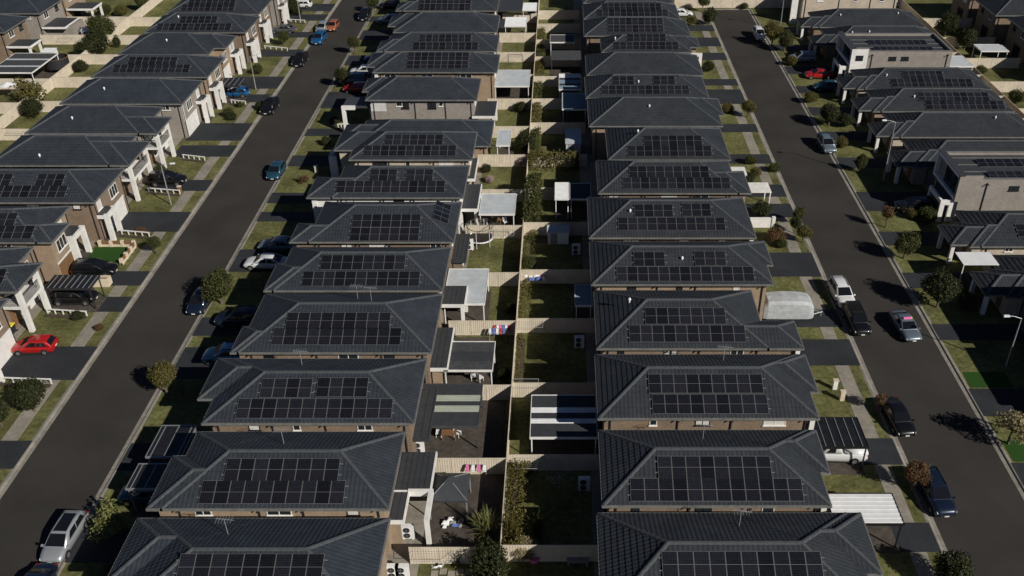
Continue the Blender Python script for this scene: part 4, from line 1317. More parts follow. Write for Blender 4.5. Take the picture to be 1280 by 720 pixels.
    out['mirror'] = MB().loft([[(-.09, -.09, -.07), (.07, -.09, -.07), (.07, .09, -.06), (-.09, .09, -.06)], [(-.08, -.08, .07), (.05, -.08, .06), (.04, .09, .05), (-.08, .09, .06)]]).mesh('mirror', PAINT['black'])
    out['plate'] = MB().box(-.01, .01, -.18, .18, -.055, .055).mesh('number_plate', M['plate'])
    if ty in ('suv', 'ute'):
        rr = MB()
        for s in (1, -1):
            rr.box((r1 + .03) * L, (f1 - .02) * L, s * ht * .86 - .02, s * ht * .86 + .02, H - .005, H + .055)
        out['rail'] = rr.mesh('roof_rail', M['dark'])
    return out
def car(label, pos, deg, ty, col, group='cars on the streets and drives', roof=None, z=None):
    ms = cached(('car', ty), lambda: car_mesh(ty))
    L, Wd, H, zb, gh, zbon, zboot = CARS[ty]
    hw = Wd / 2
    onroad = (RW0 + .3 < pos[0] < RW1 - .3) or (RE0 + .3 < pos[0] < RE1 - .3)
    gz = -.1 if onroad else .028
    rt = root('car', (pos[0], pos[1], gz), label, 'utility' if ty == 'ute' else 'car', group, R(deg))
    def put(nm, key, loc=(0, 0, 0), rot=(0, 0, 0), painted=None, parent=None):
        o = link(nm, ms[key], parent or rt, loc, rot)
        if painted:
            o.material_slots[0].link = 'OBJECT'
            o.material_slots[0].material = painted
        return o
    body = put('body', 'body', painted=PAINT[col])
    put('windscreen', 'windscreen'); put('rear_window', 'rear_window')
    for k in ms:
        if k.startswith('side_window'): put('side_window', k)
    put('trim', 'trim')
    wr = .33 if ty in ('suv', 'ute') else .31
    for x in (-.29 * L, .315 * L):
        for s in (1, -1):
            put('wheel_arch', 'arch', (x, s * (hw * .985), wr + .02))
            w = put('wheel', 'wheel', (x, s * (hw - .085), wr))
            put('rim', 'rim', (0, 0, 0), parent=w)
    for s in (1, -1):
        put('headlight', 'head', (0, s * hw * .70, zbon - .10), (0, 0, 0) if s > 0 else (0, 0, 0))
        put('tail_light', 'tail', (0, s * hw * .76, zboot - .2))
        put('mirror', 'mirror', ((gh[3] - .03) * L, s * (hw + .06), zb + .04), painted=PAINT[col])
    put('number_plate', 'plate', (.507 * L, 0, .45)); put('number_plate', 'plate', (-.505 * L, 0, .62))
    if 'rail' in ms: put('roof_rail', 'rail')
    return rt
V = -90
sv = car('silver car with dark glass roof parked by the pale leafy shrub', (-37.77, 48.60), -92, 'wagon', 'silver')
link('glass_roof', MB().loft([[(-1.5, -.5, 1.49), (.3, -.52, 1.49), (.3, .52, 1.49), (-1.5, .5, 1.49)], [(-1.45, -.45, 1.545), (.27, -.47, 1.54), (.27, .47, 1.54), (-1.45, .45, 1.545)]]).mesh('glass_roof', M['carglass']), sv)
car('dark car parked just below the silver one on the through road', (-37.84, 43.43), -92, 'sedan', 'navy')
car('navy car parked under the round street tree', (-37.79, 80.38), -93, 'hatch', 'navy')
car('dark teal car parked alone on the open through road kerb', (-37.77, 111.18), -91, 'hatch', 'teal')
car('black four-wheel drive at the kerb beside young far street tree', (-38.05, 179.02), -92, 'suv', 'black')
car('black car parked half on the kerb near the shaded shrub lawn', (-44.41, 133.18), -93, 'suv', 'black')
car('black four-wheel drive parked at the kerb further up the porch side', (-44.63, 153.76), -93, 'suv', 'black')
car('blue car parked behind the grey one on the through road', (-43.84, 165.15), -93, 'suv', 'blue')
car('grey car parked between blue car and orange car', (-44.66, 171.61), -93, 'hatch', 'silver')
car('small orange car out on the through road', (-42.91, 172.57), -92, 'hatch', 'orange')
car('bright red hatchback on the wide charcoal drive', (-51.40, 72.58), 183, 'hatch', 'red')
car('black four-wheel drive under the smoked arched carport', (-51.31, 81.13), 2, 'suv', 'black')
car('black four-wheel drive beside the walled synthetic lawn', (-51.39, 86.52), 2, 'suv', 'black')
car('black four-wheel drive on the drive beside the light pole', (-51.15, 108.40), 2, 'suv', 'black')
car('bright blue hatchback by a white porch', (-51.14, 138.74), 182, 'hatch', 'blue')
car('dark grey sedan across the drive by a soil bed', (-51.62, 170.19), 180, 'sedan', 'grey')
car('white car on the drive beside the dark hedge clump', (-51.88, 185.87), 180, 'hatch', 'white')
car('steel blue sedan parked beside the white sedan on a shaded drive', (-32.44, 91.87), 176, 'sedan', 'steelblue')
car('white sedan nose-out in half shade beside a blue sedan', (-32.97, 88.02), 178, 'sedan', 'white')
car('pale blue vehicle on the drive at a roof corner in shade', (-32.10, 71.03), 180, 'suv', 'skyblue')
car('dark car in deep shade beside the round street tree', (-32.85, 77.18), 180, 'suv', 'navy')
car('dark car under the glass carport by the pale shrub tree', (-32.96, 52.99), 180, 'sedan', 'teal')
car('white and pale blue four-wheel drive on a far shaded drive', (-32.69, 148.07), 180, 'suv', 'white')
car('blue car beside young tree on a far shaded drive', (-31.80, 154.56), 180, 'hatch', 'blue')
car('red car in the shade of a far house front', (-32.67, 140.78), 180, 'hatch', 'red')
car('pale blue car on the far shaded drive, above the red one', (-33.72, 144.31), 180, 'suv', 'steelblue')
car('steel blue four-wheel drive next to the black one on shaded drives', (-32.86, 175.50), 180, 'suv', 'steelblue')
car('black four-wheel drive on a shaded drive next to the steel blue one', (-34.08, 185.33), 180, 'suv', 'black')
car('white four-wheel drive parked right behind the roof-racked black one', (29.63, 81.89), -86, 'suv', 'white')
ut = car('black four-wheel drive with ribbed roof rack on the dead-end road', (29.95, 77.04), -88, 'suv', 'black')
cv = MB()
for k in range(7):
    cv.box(-1.75, .25, -.66 + k * .2, -.58 + k * .2, 1.78, 1.82)
cv.box(-1.75, -1.68, -.7, .7, 1.74, 1.8).box(.2, .27, -.7, .7, 1.74, 1.8)
link('roof_rack', cv.mesh('roof_rack', M['dark']), ut)
sed = car('blue-grey sedan driving on the dead-end road with roof sign', (34.62, 76.06), -85, 'sedan', 'steelblue')
sg = link('roof_sign', MB().loft([[(-.12, -.38, 1.47), (.12, -.38, 1.47), (.12, .38, 1.47), (-.12, .38, 1.47)], [(-.05, -.38, 1.66), (.05, -.38, 1.66), (.05, .38, 1.66), (-.05, .38, 1.66)]]).mesh('roof_sign', M['pink']), sed)
link('sign_end', MB().box(-.1, .1, .39, .5, 1.48, 1.64).mesh('sign_end', M['yellow']), sg)
car('black car parked beside the thin russet shrub', (29.66, 62.34), -85, 'sedan', 'black')
car('dark four-wheel drive with pale bumper by the russet street tree', (29.90, 53.07), -86, 'suv', 'navy')
car('dark silver car parked near the bend of the far kerb', (37.01, 119.53), -88, 'suv', 'steelblue')
car('white four-wheel drive at the dead end', (36.16, 167.56), -89, 'suv', 'white')
car('red car on the drive in front of the flat-roofed box house', (42.35, 146.86), 180, 'sedan', 'red')
car('dark blue car in shade below the red one', (42.25, 141.48), 180, 'hatch', 'teal')
car('dark car in deep shade before the grey cube house', (43.48, 101.16), 178, 'suv', 'black')
car('white utility under the smoked ribbed carport', (22.92, 57.75), 178, 'ute', 'white')
car('dark car deep in shade beside the white column pier', (41.26, 154.56), 180, 'suv', 'silver')
car('white car at the end of the far drive by the dead end', (23.47, 180.04), 0, 'hatch', 'white')

# covered caravan
cx, cy_ = (23.12, 78.47)
cvr = root('caravan', (cx, cy_, .028), 'caravan under a silver tarp on the front drive', 'caravan')
rg = []
for x, zt_, w in ((-2.7, .9, .8), (-2.55, 1.9, 1.0), (-2.2, 2.35, 1.1), (-.8, 2.5, 1.12), (.8, 2.48, 1.12), (2.0, 2.3, 1.1), (2.45, 1.8, 1.0), (2.65, .9, .7)):
    rg.append([(x, -w, .35), (x, w, .35), (x, w * 1.02, zt_ * .55), (x, w * .97, zt_ * .85), (x, w * .8, zt_ * .985), (x, 0, zt_ + .02), (x, -w * .8, zt_ * .985), (x, -w * .97, zt_ * .85), (x, -w * 1.02, zt_ * .55)])
link('tarp', MB().loft(rg).mesh('tarp', M['tarp']), cvr)
for s in (1, -1):
    link('wheel', MB().tube((-.2, s * 1.0, .32), (-.2, s * .8, .32), .32, n=14).mesh('wheel', M['tyre']), cvr)
link('drawbar', MB().tube((2.6, .4, .45), (3.7, 0, .5), .05).tube((2.6, -.4, .45), (3.7, 0, .5), .05).tube((3.6, 0, 0), (3.6, 0, .6), .05).mesh('drawbar', M['steel']), cvr)

# ------------------------------------------------------------------ vegetation
def crown_mesh(seed, N, size, loose):
    rs = np.random.RandomState(seed)
    nl = 12 if loose < .5 else 8
    lobes = []
    for k in range(nl):
        d = rs.normal(size=3); d /= np.linalg.norm(d); d[2] = d[2] * .8
        lobes.append((d * rs.uniform(.30, .60 + .3 * loose), rs.uniform(.34, .50 - .14 * loose)))
    lobes.append((np.zeros(3), .68 - .35 * loose))
    wts = np.array([l[1] ** 2 for l in lobes]); wts /= wts.sum()
    V_ = np.zeros((N, 4, 3))
    for i in range(N):
        c, r = lobes[rs.choice(len(lobes), p=wts)]
        d = rs.normal(size=3); d /= np.linalg.norm(d)
        p = c + d * r * rs.uniform(.55, 1.08)
        n = d + rs.normal(size=3) * .8; n /= np.linalg.norm(n)
        a = np.cross(n, rs.normal(size=3)); a /= np.linalg.norm(a)
        b = np.cross(n, a)
        s = size * rs.uniform(.6, 1.35)
        V_[i] = [p - a * s, p - b * s * .55 + n * s * .15, p + a * s, p + b * s * .55 - n * s * .1]
    me = bpy.data.meshes.new('crown')
    v = V_.reshape(-1, 3)
    me.vertices.add(len(v)); me.vertices.foreach_set('co', v.astype(np.float32).ravel())
    me.loops.add(4 * N); me.loops.foreach_set('vertex_index', np.arange(4 * N, dtype=np.int32))
    me.polygons.add(N); me.polygons.foreach_set('loop_start', np.arange(N, dtype=np.int32) * 4)
    me.materials.append(LEAF['mid'])
    me.update(calc_edges=True)
    return me
def hedge_mesh(lx, ly, lz, N, size, seed):
    rs = np.random.RandomState(seed)
    V_ = np.zeros((N, 4, 3))
    for i in range(N):
        p = np.array([rs.uniform(-.5, .5) * lx, rs.uniform(-.5, .5) * ly, rs.uniform(0, 1) * lz])
        ax = rs.randint(3)
        if ax == 0: p[0] = rs.choice([-.5, .5]) * lx
        elif ax == 1: p[1] = rs.choice([-.5, .5]) * ly
        else: p[2] = lz
        p += rs.normal(size=3) * .13 + .12 * np.sin(p * 3.1)[[1, 2, 0]]
        p[2] = max(p[2], .05)
        n = rs.normal(size=3); n /= np.linalg.norm(n)
        a = np.cross(n, rs.normal(size=3)); a /= np.linalg.norm(a); b = np.cross(n, a)
        s = size * rs.uniform(.6, 1.35)
        V_[i] = [p - a * s, p - b * s * .55, p + a * s, p + b * s * .55]
    me = bpy.data.meshes.new('foliage')
    v = V_.reshape(-1, 3)
    me.vertices.add(len(v)); me.vertices.foreach_set('co', v.astype(np.float32).ravel())
    me.loops.add(4 * N); me.loops.foreach_set('vertex_index', np.arange(4 * N, dtype=np.int32))
    me.polygons.add(N); me.polygons.foreach_set('loop_start', np.arange(N, dtype=np.int32) * 4)
    me.materials.append(LEAF['mid'])
    me.update(calc_edges=True)
    return me
def setleaf(o, kind):
    o.material_slots[0].link = 'OBJECT'
    o.material_slots[0].material = LEAF[kind]
def trunk_mesh(seed):
    rs = random.Random(seed)
    m = MB()
    pts = [(0, 0, -.1), (.03, .02, .35), (-.02, .04, .75), (.02, .0, 1.05)]
    for k, (p, q) in enumerate(zip(pts, pts[1:])):
        m.tube(p, q, .075 - .018 * k, .075 - .018 * (k + 1), n=7)
    for k in range(6):
        a = k * 1.05 + rs.uniform(-.3, .3); z = rs.uniform(.6, 1.0)
        q = (math.cos(a) * .35, math.sin(a) * .35, z + .35)
        m.tube((0, .02, z), q, .028, .016, n=5)
        m.tube(q, (math.cos(a + .3) * .62, math.sin(a + .3) * .62, z + .6), .016, .007, n=4)
    return m.mesh('trunk', M['bark'])
TREES = 0
def tree(label, pos, r, zc, kind='mid', loose=0., cat='tree', name='street_tree', group='street trees', sz=1.):
    """pos: ground point below a crown of radius r whose middle is zc above the ground"""
    global TREES
    TREES += 1
    sd_ = TREES % 5
    rt = root(name, (pos[0], pos[1], 0), label, cat, group, TREES * 1.3)
    N = 7000 if not loose else 1700
    o = link('crown', cached(('crown', sd_, loose), lambda: crown_mesh(sd_ + 11, N, .052 if not loose else .065, loose)), rt, (0, 0, zc))
    o.scale = (r, r, r * sz)
    setleaf(o, kind)
    t = link('trunk', cached(('trunk', sd_ % 3), lambda: trunk_mesh(sd_ % 3)), rt)
    t.scale = (zc * .8, zc * .8, zc * .85)
    return rt
def shrub(label, pos, r, kind='mid', sz=.85, group='garden shrubs', loose=0.):
    return tree(label, pos, r, r * sz * .85, kind, loose, 'shrub', 'shrub', group, sz)
def spiky(label, pos, r, h, n, kind, name='spiky_plant', width=.06):
    rt = root(name, (pos[0], pos[1], 0), label, 'plant', 'spiky plants')
    rs = random.Random(int(pos[0] * 10) + n)
    m = MB()
    for k in range(n):
        a = rs.uniform(0, 6.28); lean = rs.uniform(.15, 1.) * r; hh = h * rs.uniform(.6, 1.1) * (1.15 - .45 * lean / r)
        px, py = rs.uniform(-.25, .25) * r, rs.uniform(-.25, .25) * r
        w = width * rs.uniform(.7, 1.3)
        sx, sy = -math.sin(a) * w, math.cos(a) * w
        prev = None
        for t in (0, .35, .7, 1.):
            x = px + math.cos(a) * lean * t ** 1.6; y = py + math.sin(a) * lean * t ** 1.6
            z = hh * (t - .28 * t * t * lean / r)
            f = (1 - t) * .9 + .08
            cur = ((x - sx * f, y - sy * f, z), (x + sx * f, y + sy * f, z))
            if prev: m.poly([prev[0], prev[1], cur[1], cur[0]])
            prev = cur
    me = m.mesh('leaves', LEAF[kind])
    link('leaves', me, rt)
    link('stem', MB().tube((0, 0, -.1), (0, 0, h * .25), .09, .05, n=7).mesh('stem', M['bark']), rt)
    return rt
def hedge(label, x0, x1, y0, y1, h, kind='mid', N=2600, size=.13, name='hedge'):
    rt = root(name, ((x0 + x1) / 2, (y0 + y1) / 2, 0), label, 'hedge', 'hedges and vines')
    o = link('foliage', hedge_mesh(x1 - x0, y1 - y0, h, N, size, int(y0)), rt)
    setleaf(o, kind)
    link('stem', MB().tube((0, 0, -.1), (0, 0, h * .7), .07, .03).tube((0, (y1 - y0) * .3, -.1), (0, (y1 - y0) * .3, h * .7), .07, .03).mesh('stem', M['bark']), rt)
    return rt

tree('round green street tree shading the navy car', (-35.74, 80.68), 2.1, 2.6, 'mid')
tree('yellow-olive street tree leaning over the through road kerb', (-36.23, 66.01), 1.55, 2.2, 'olive')
tree('round young tree near the far red car on the through road', (-35.22, 142.80), 1.6, 2.2, 'dark')
tree('olive young tree between far drives on the through road', (-36.21, 158.36), 1.4, 2.1, 'mid')
tree('young tree at the kerb by the black four-wheel drive', (-36.84, 182.64), 1.5, 2.2, 'mid')
tree('pale leafy shrub tree on the verge beside the silver car', (-34.69, 49.42), 1.75, 1.5, 'light', .35)
tree('dense dark tree over the footpath below the red hatchback', (-47.26, 63.56), 1.85, 2.0, 'dark')
tree('dark tree close beside the dense one below the red hatchback', (-49.27, 61.64), 1.5, 1.8, 'dark')
tree('small verge tree with pale planter beside the walled lawn', (-46.28, 90.84), .95, 1.5, 'mid')
shrub('round shrub behind the balcony house light pole', (-53.19, 111.46), .95, 'mid')
tree('tree on the soil bed beside the grey sedan', (-49.63, 162.85), 1.35, 1.8, 'mid')
shrub('dark hedge clump between white porch and white car', (-52.82, 182.70), 1.9, 'dark')
shrub('dark hedge clump beside it, next to the white car', (-51.44, 180.75), 1.4, 'dark')
shrub('low green shrub row on the front lawn by the grey-fronted house', (-49.86, 130.56), 1.0, 'mid')
shrub('rounded shrub on the lawn beside the shaded black car', (-49.02, 129.35), .9, 'dark')
shrub('dark kerb shrub beside the half-kerbed black car', (-46.07, 133.43), .9, 'dark')
shrub('small shrub on the far front lawn by white posts', (-50.48, 148.62), 1.2, 'mid')
shrub('dark shrub by the blue car porch posts', (-49.27, 134.31), .7, 'mid')
shrub('reddish shrub on the verge below the smoked carport', (-46.56, 75.93), .55, 'red')
shrub('dark shrub at low white fence by smoked carport', (-49.53, 77.89), .7, 'dark')
shrub('russet hedge behind low white fence by the double drive', (-49.80, 95.53), .8, 'red', .6)
shrub('yellow shrub at the roof corner below the pale shrub tree', (-33.28, 45.59), .55, 'olive')
shrub('dark shrub on the sunlit verge by the teal car', (-33.52, 108.83), .9, 'red', loose=.6)
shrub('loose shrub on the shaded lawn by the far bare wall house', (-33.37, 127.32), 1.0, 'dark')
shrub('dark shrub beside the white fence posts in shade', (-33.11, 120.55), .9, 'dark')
# back yards beyond the porch row
GT = 'trees in back yards'
tree('tall mid-green tree in the yard beyond the porch row', (-82.72, 164.80), 2.9, 3.0, 'mid', 0, 'tree', 'garden_tree', GT)
tree('broad dark tree beside the tall mid-green one beyond the porch row', (-80.67, 158.01), 2.6, 2.4, 'dark', 0, 'tree', 'garden_tree', GT)
tree('low bushy tree beside the broad dark one', (-82.15, 156.86), 2.2, 1.8, 'dark', 0, 'tree', 'garden_tree', GT)
shrub('round bush by the path behind the trampoline', (-80.06, 149.41), 1.5, 'dark')
tree('loose tree beyond the white umbrella', (-81.54, 135.38), 2.6, 2.6, 'olive', .6, 'tree', 'garden_tree', GT)
tree('dense small tree in front of the loose one by the rear fence', (-78.76, 130.05), 1.8, 1.9, 'dark', 0, 'tree', 'garden_tree', GT)
shrub('narrow pencil shrub beside the tall yard trees', (-78.95, 161.60), .8, 'dark', 1.7)
shrub('mid-green garden shrub by the white-framed terrace', (-89.07, 181.27), 1.6, 'mid')
shrub('olive garden shrub by the white-framed terrace', (-85.53, 180.23), 1.6, 'olive')
tree('thin green-topped tree by the far garden shrubs', (-82.98, 183.87), 1.6, 2, 'mid', 0, 'tree', 'garden_tree', GT)
shrub('lone small dark shrub beside the porch-row rear fence', (-80.06, 123.13), 1.0, 'dark')
# dead-end road
tree('big round tree throwing its shadow across the dead-end road', (39.24, 80.08), 2.25, 2.5, 'dark')
tree('round mid-green street tree next to the big dark one, dead-end road', (38.75, 89.83), 1.8, 2.2, 'mid')
tree('thin russet tree on the verge by the shaded black car', (38.79, 96.88), 1.1, 2.0, 'red', .6)
tree('pale straw-coloured loose tree between the synthetic lawns', (38.39, 59.31), 2.0, 2.4, 'straw', .6)
tree('russet street tree beside the dark four-wheel drive', (28.37, 53.75), 1.25, 2.2, 'red')
tree('thin russet shrub tree beside the parked black car', (28.34, 63.61), .85, 1.5, 'red', .6)
tree('tall dark tree on the lawn past the pale loose tree', (46.6, 50.5), 2.0, 4.0, 'dark')
tree('dark round tree beside the white ribbed carport drive', (28.11, 44.40), 1.8, 1.8, 'dark')
tree('yellowish young tree on the footpath verge', (27.89, 130.23), 1.3, 1.8, 'olive')
shrub('green shrub row along the footpath at the white pergola', (28.38, 111.94), 1.0, 'mid')
shrub('dark round shrub above the white front wall', (24.42, 99.57), 1.5, 'dark')
tree('mid-green young kerb tree between two drives', (28.33, 97.63), 1.0, 1.7, 'mid')
tree('dark young kerb tree between two drives', (27.61, 95.46), .95, 1.5, 'dark')
tree('olive young kerb tree between two drives', (28.10, 93.39), 1.1, 1.5, 'olive')
shrub('dark garden shrub beside the white front wall', (24.93, 93.52), 1.4, 'red')
shrub('low shrub at footpath beside dark drive', (25.46, 92.21), .8, 'mid')
shrub('leafy garden shrubs in front of the portico, dark one', (24.21, 108.63), 1.1, 'dark')
shrub('leafy garden shrubs in front of the portico, pale one', (25.59, 110.47), 1.0, 'olive')
shrub('leafy low shrub beside the white pergola', (25.52, 114.32), 1.0, 'mid')
shrub('straggly shrub in the bed above the yellowish young tree', (25.16, 132.17), 1.2, 'olive')
shrub('dark front shrub by the white stone edging', (24.59, 149.76), 1.3, 'dark')
tree('round dark tree by the dead-end kerb', (27.84, 174.88), 1.9, 2.0, 'dark')
shrub('loose bed shrub by the dead end drive', (24.67, 174.34), 1.4, 'olive', loose=.6)
tree('dark tree at the dead end fence', (27.79, 182.79), 1.4, 2.2, 'mid')
shrub('small shrub against the dead-end fence', (36.38, 184.79), 1.0, 'mid')
tree('loose tree by the shaded far corner house', (37.62, 162.96), 2.2, 2.6, 'olive')
tree('dense green tree next to the loose one at the far kerb', (39.28, 159.90), 1.9, 2.4, 'mid')
shrub('olive shrub on the verge by the red car', (39.07, 152.69), 1.2, 'olive')
shrub('bright verge shrub below the red car', (38.49, 136.16), 1.3, 'olive')
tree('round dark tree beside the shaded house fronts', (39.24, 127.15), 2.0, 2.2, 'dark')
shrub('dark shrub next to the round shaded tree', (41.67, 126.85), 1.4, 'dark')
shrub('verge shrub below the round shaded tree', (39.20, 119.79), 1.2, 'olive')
tree('slim cypress-like tree by the light pole', (45.44, 112.15), .8, 1.9, 'mid', 0, 'tree', 'garden_tree', GT, 2.0)
tree('slim dark tree behind the verge by the light pole', (39.66, 111.84), .9, 1.6, 'mid', 0, 'tree', 'garden_tree', GT, 1.7)
shrub('garden hedge in front of the grey cube house', (44.28, 98.51), 1.5, 'mid')
shrub('pale spiky shrub in front of the grey cube house', (42.36, 99.09), 1.1, 'olive', loose=.6)
shrub('dark shrub under the big round tree by the kerb', (42.15, 79.93), 1.4, 'mid')
tree('larger dark yard tree beyond the shaded row', (70.43, 167.97), 2.4, 2.6, 'dark', 0, 'tree', 'garden_tree', GT)
tree('smaller dark yard tree beyond the shaded row', (71.26, 160.50), 2.2, 2.2, 'dark', 0, 'tree', 'garden_tree', GT)
shrub('green shrub in the yard corner beyond the shaded row', (70.41, 135.98), 1.7, 'mid')
shrub('small shrub behind the flat-roofed box house', (69.35, 148.07), 1.2, 'mid')
# back yards between the two middle rows
hedge('tall dense hedge standing against the long rear fence', -4.3, -2.7, 95.6, 104.6, 3.4, 'mid', 5200)
hedge('vine-covered hedge at the top of the tall hedge', -4.2, 2.0, 112.0, 113.3, 2.2, 'olive', 2600)
hedge('climbing garden hedge along the long fence near the yucca', -4.3, -3.1, 47.2, 55.4, 1.6, 'olive', 3400, .10)
hedge('dark hedge under the small white patio roof', -10, -5.5, 165.2, 166.4, 1.2, 'dark', 1600)
hedge('narrow bed of flowers along the fence beside striped patio', -4.3, -3.8, 66.2, 74.2, .7, 'olive', 900, .08)
hedge('weedy bed along the long fence below the laundry table', -4.3, -3.4, 76.2, 83.6, .8, 'olive', 1200, .09)
hedge('garden bed along the long fence beside the dry lawn', -4.3, -3.2, 85.4, 93.8, .8, 'mid', 1200, .09)
for k, (y0_, y1_) in enumerate(((114, 123.6), (125, 132.8), (134, 142), (143.2, 151.6), (152.6, 160), (161.4, 169))):
    hedge('sunlit climber strip along the long fence, %s' % ('beside the rounded shed', 'below the blue patios', 'beside the white stool', 'by the flat grey patio', 'opposite the brown yard clothesline', 'near the dead-end fence')[k], -4.3, -3.2, y0_, y1_, 1.1 + .2 * (k % 2), ('mid', 'olive')[k % 2], 1500, .12)
spiky('spiky yucca clump against the long fence', (-5.82, 49.33), 1.5, 2.6, 150, 'light', 'yucca', .07)
spiky('bamboo-like clump over the corner of the long fence', (-3.76, 48.51), 1.2, 3.2, 170, 'olive', 'bamboo', .05)
spiky('second thin clump beside the long fence corner in shade', (-1.84, 49.23), 1.1, 2.4, 120, 'olive', 'bamboo', .05)
spiky('small palm beside the clothesline', (-7.78, 46.49), .9, 1.9, 26, 'mid', 'palm', .11)
tree('dark leaning tree in fence shade near the palm', (-5.33, 45.27), 2.0, 1.6, 'dark', 0, 'tree', 'garden_tree', GT)
shrub('dry straw-coloured brush heap by the pink tub', (-2.81, 47.14), 1.3, 'straw', .8)
shrub('leafy vine on the wall frame in the shaded yard', (-2.97, 55.96), .9, 'olive', loose=.6)
shrub('pink flowering shrub in the sunlit yard', (-9.37, 108.86), .8, 'flower')
shrub('pale flowering shrub against the side fence', (-5.58, 113.48), 1.2, 'flower', loose=.6)
tree('dark yard tree beside the small grey lean-to', (-4.98, 118.25), 1.8, 1.8, 'dark', 0, 'tree', 'garden_tree', GT)
shrub('dark shrub at the side fence corner in the sun', (-10.08, 111.70), .9, 'dark')
shrub('low dark shrubs along the fence by white beam house', (-6.30, 132.48), 1.2, 'dark')
shrub('small standard shrub on the lit side fence', (-3.19, 94.66), .7, 'straw', 1.1, loose=.6)
shrub('climber in the corner of the laundry yard', (-4.29, 85.85), .8, 'olive')
shrub('round shrub patch in the corner of the dry lawn yard', (-3.74, 88.01), 1.0, 'mid')
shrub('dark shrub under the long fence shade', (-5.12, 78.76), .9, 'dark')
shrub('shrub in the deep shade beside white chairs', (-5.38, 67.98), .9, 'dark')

# ------------------------------------------------------------------ yard and street furniture
def light_pole(label, pos, ht, arm):
    rt = root('street_lamp', (pos[0], pos[1], 0), label, 'street lamp', 'street lamps')
    link('pole', MB().tube((0, 0, -.2), (0, 0, ht), .085, .05, n=8).tube((0, 0, ht), (arm * .6, 0, ht + .25), .035, .03).tube((arm * .6, 0, ht + .25), (arm, 0, ht + .28), .03).mesh('pole', M['steel']), rt)
    link('lamp_head', MB().loft([[(arm - .1 * arm, -.12, ht + .22), (arm * 1.35, -.14, ht + .25), (arm * 1.35, .14, ht + .25), (arm * .9, .12, ht + .22)], [(arm * .9, -.1, ht + .36), (arm * 1.3, -.1, ht + .37), (arm * 1.3, .1, ht + .37), (arm * .9, .1, ht + .36)]]).mesh('lamp_head', M['polywhite']), rt)
light_pole('grey street lamp beside the shaded slim trees', (42.12, 109.30), 8.2, -1.3)
light_pole('grey street lamp on the shaded lawn by the synthetic turf', (42.47, 70.07), 5.6, -1.3)
light_pole('grey street lamp on the lawn beside black four-wheel drive', (-48.80, 102.67), 5.4, 1.3)
light_pole('grey street lamp between the far double drive and blue car', (-48.91, 141.56), 5.4, 1.3)
light_pole('grey street lamp by the loose tree at the far corner', (41.02, 172.39), 5.4, -1.3)
light_pole('grey street lamp beside the white car drive', (-49.89, 176.27), 5.4, 1.3)

def low_fence(label, p, q, n, h=.62):
    p = Vector((*p, 0)); q = Vector((*q, 0)); d = q - p
    rt = root('low_fence', p, label, 'fence', 'low white front fences', math.atan2(d.y, d.x))
    L = d.length
    link('rail', MB().box(0, L, -.06, .06, h - .09, h).mesh('rail', M['white']), rt)
    po = MB().box(-.05, .05, -.05, .05, 0, h - .091).mesh('post', M['white'])
    for k in range(n):
        link('post', po, rt, (.1 + (L - .2) * k / (n - 1), 0, 0))
    link('garden_bed', MB().box(0, L, -.6, -.16, -.05, .12).mesh('garden_bed', M['soil']), rt)
low_fence('low white post fence below the smoked carport', (-53.29, 78.90), (-48.88, 78.46), 6)
low_fence('low white post fence below the red hatchback drive', (-52.20, 67.66), (-47.45, 67.42), 6)
low_fence('low white post fence at the double drive by russet hedge', (-52.08, 95.28), (-48.46, 94.72), 5)
low_fence('low white post fence under the lamp and black four-wheel drive', (-52.89, 106.13), (-48.56, 105.47), 6)
low_fence('low white post fence by the cross-braced balcony house', (-51.88, 116.09), (-48.56, 115.33), 5)
low_fence('low white post fence by the bright blue car', (-51.18, 135.87), (-48.64, 135.22), 5)
low_fence('low white post fence beside far front lawn shrubs', (-52.73, 161.13), (-48.29, 159.86), 5)
low_fence('low white post fence by the lamp near the white car', (-53.69, 176.76), (-48.86, 175.77), 6)
low_fence('low white post fence in the shade by bare wall house', (-33.25, 126.38), (-31.20, 126.67), 5)
# walled front lawn
fw = root('front_wall', (-51.5, 90, 0), 'low cream wall with timber infill round the synthetic lawn', 'wall')
def fwb(n, b, m): part(fw, n, b, M[m])
for x in (-53.4, -52.1, -50.8, -49.5):
    fwb('pier', MB().box(x - .18, x + .18, 92.4, 92.75, 0, .75), 'cream')
for x in (-52.75, -51.45, -50.15):
    fwb('infill', MB().box(x - .45, x + .45, 92.52, 92.62, .25, .7), 'timber')
fwb('base', MB().box(-53.5, -49.4, 92.45, 92.7, 0, .25), 'cream')
for y in (88.4, 89.7, 91.0):
    fwb('pier', MB().box(-49.5, -49.15, y, y + .35, 0, .75), 'cream')
for y in (88.76, 90.06, 91.36):
    fwb('infill', MB().box(-49.38, -49.28, y, y + .92, .25, .7), 'timber')
fwb('base', MB().box(-49.46, -49.2, 88.4, 92.39, 0, .25), 'cream')
pl = root('planter_wall', (*(-49.83, 84.36), 0), 'cream brick planter box at the end of the smoked carport', 'planter')
for a, b in (((-.95, .95, -.45, -.25), 'wall'), ((-.95, .95, .25, .45), 'wall'), ((-.95, -.75, -.249, .249), 'wall'), ((.75, .95, -.249, .249), 'wall')):
    link(b, MB().box(*a, 0, .95).mesh(b, M['cream']), pl)
link('soil', MB().box(-.74, .74, -.24, .24, 0, .8).mesh('soil', M['timber']), pl)
wl = root('front_wall', (*(23.89, 97.01), 0), 'white rendered front wall beside the dark round shrub', 'wall')
link('panel', MB().box(-1.4, 1.2, -.1, .1, 0, 1.2).mesh('panel', M['white']), wl)
link('pier', MB().box(1.2, 1.6, -.2, .2, 0, 1.4).mesh('pier', M['white']), wl)
link('coping', MB().box(-1.4, 1.2, -.15, .15, 1.2, 1.27).mesh('coping', M['white']), wl)

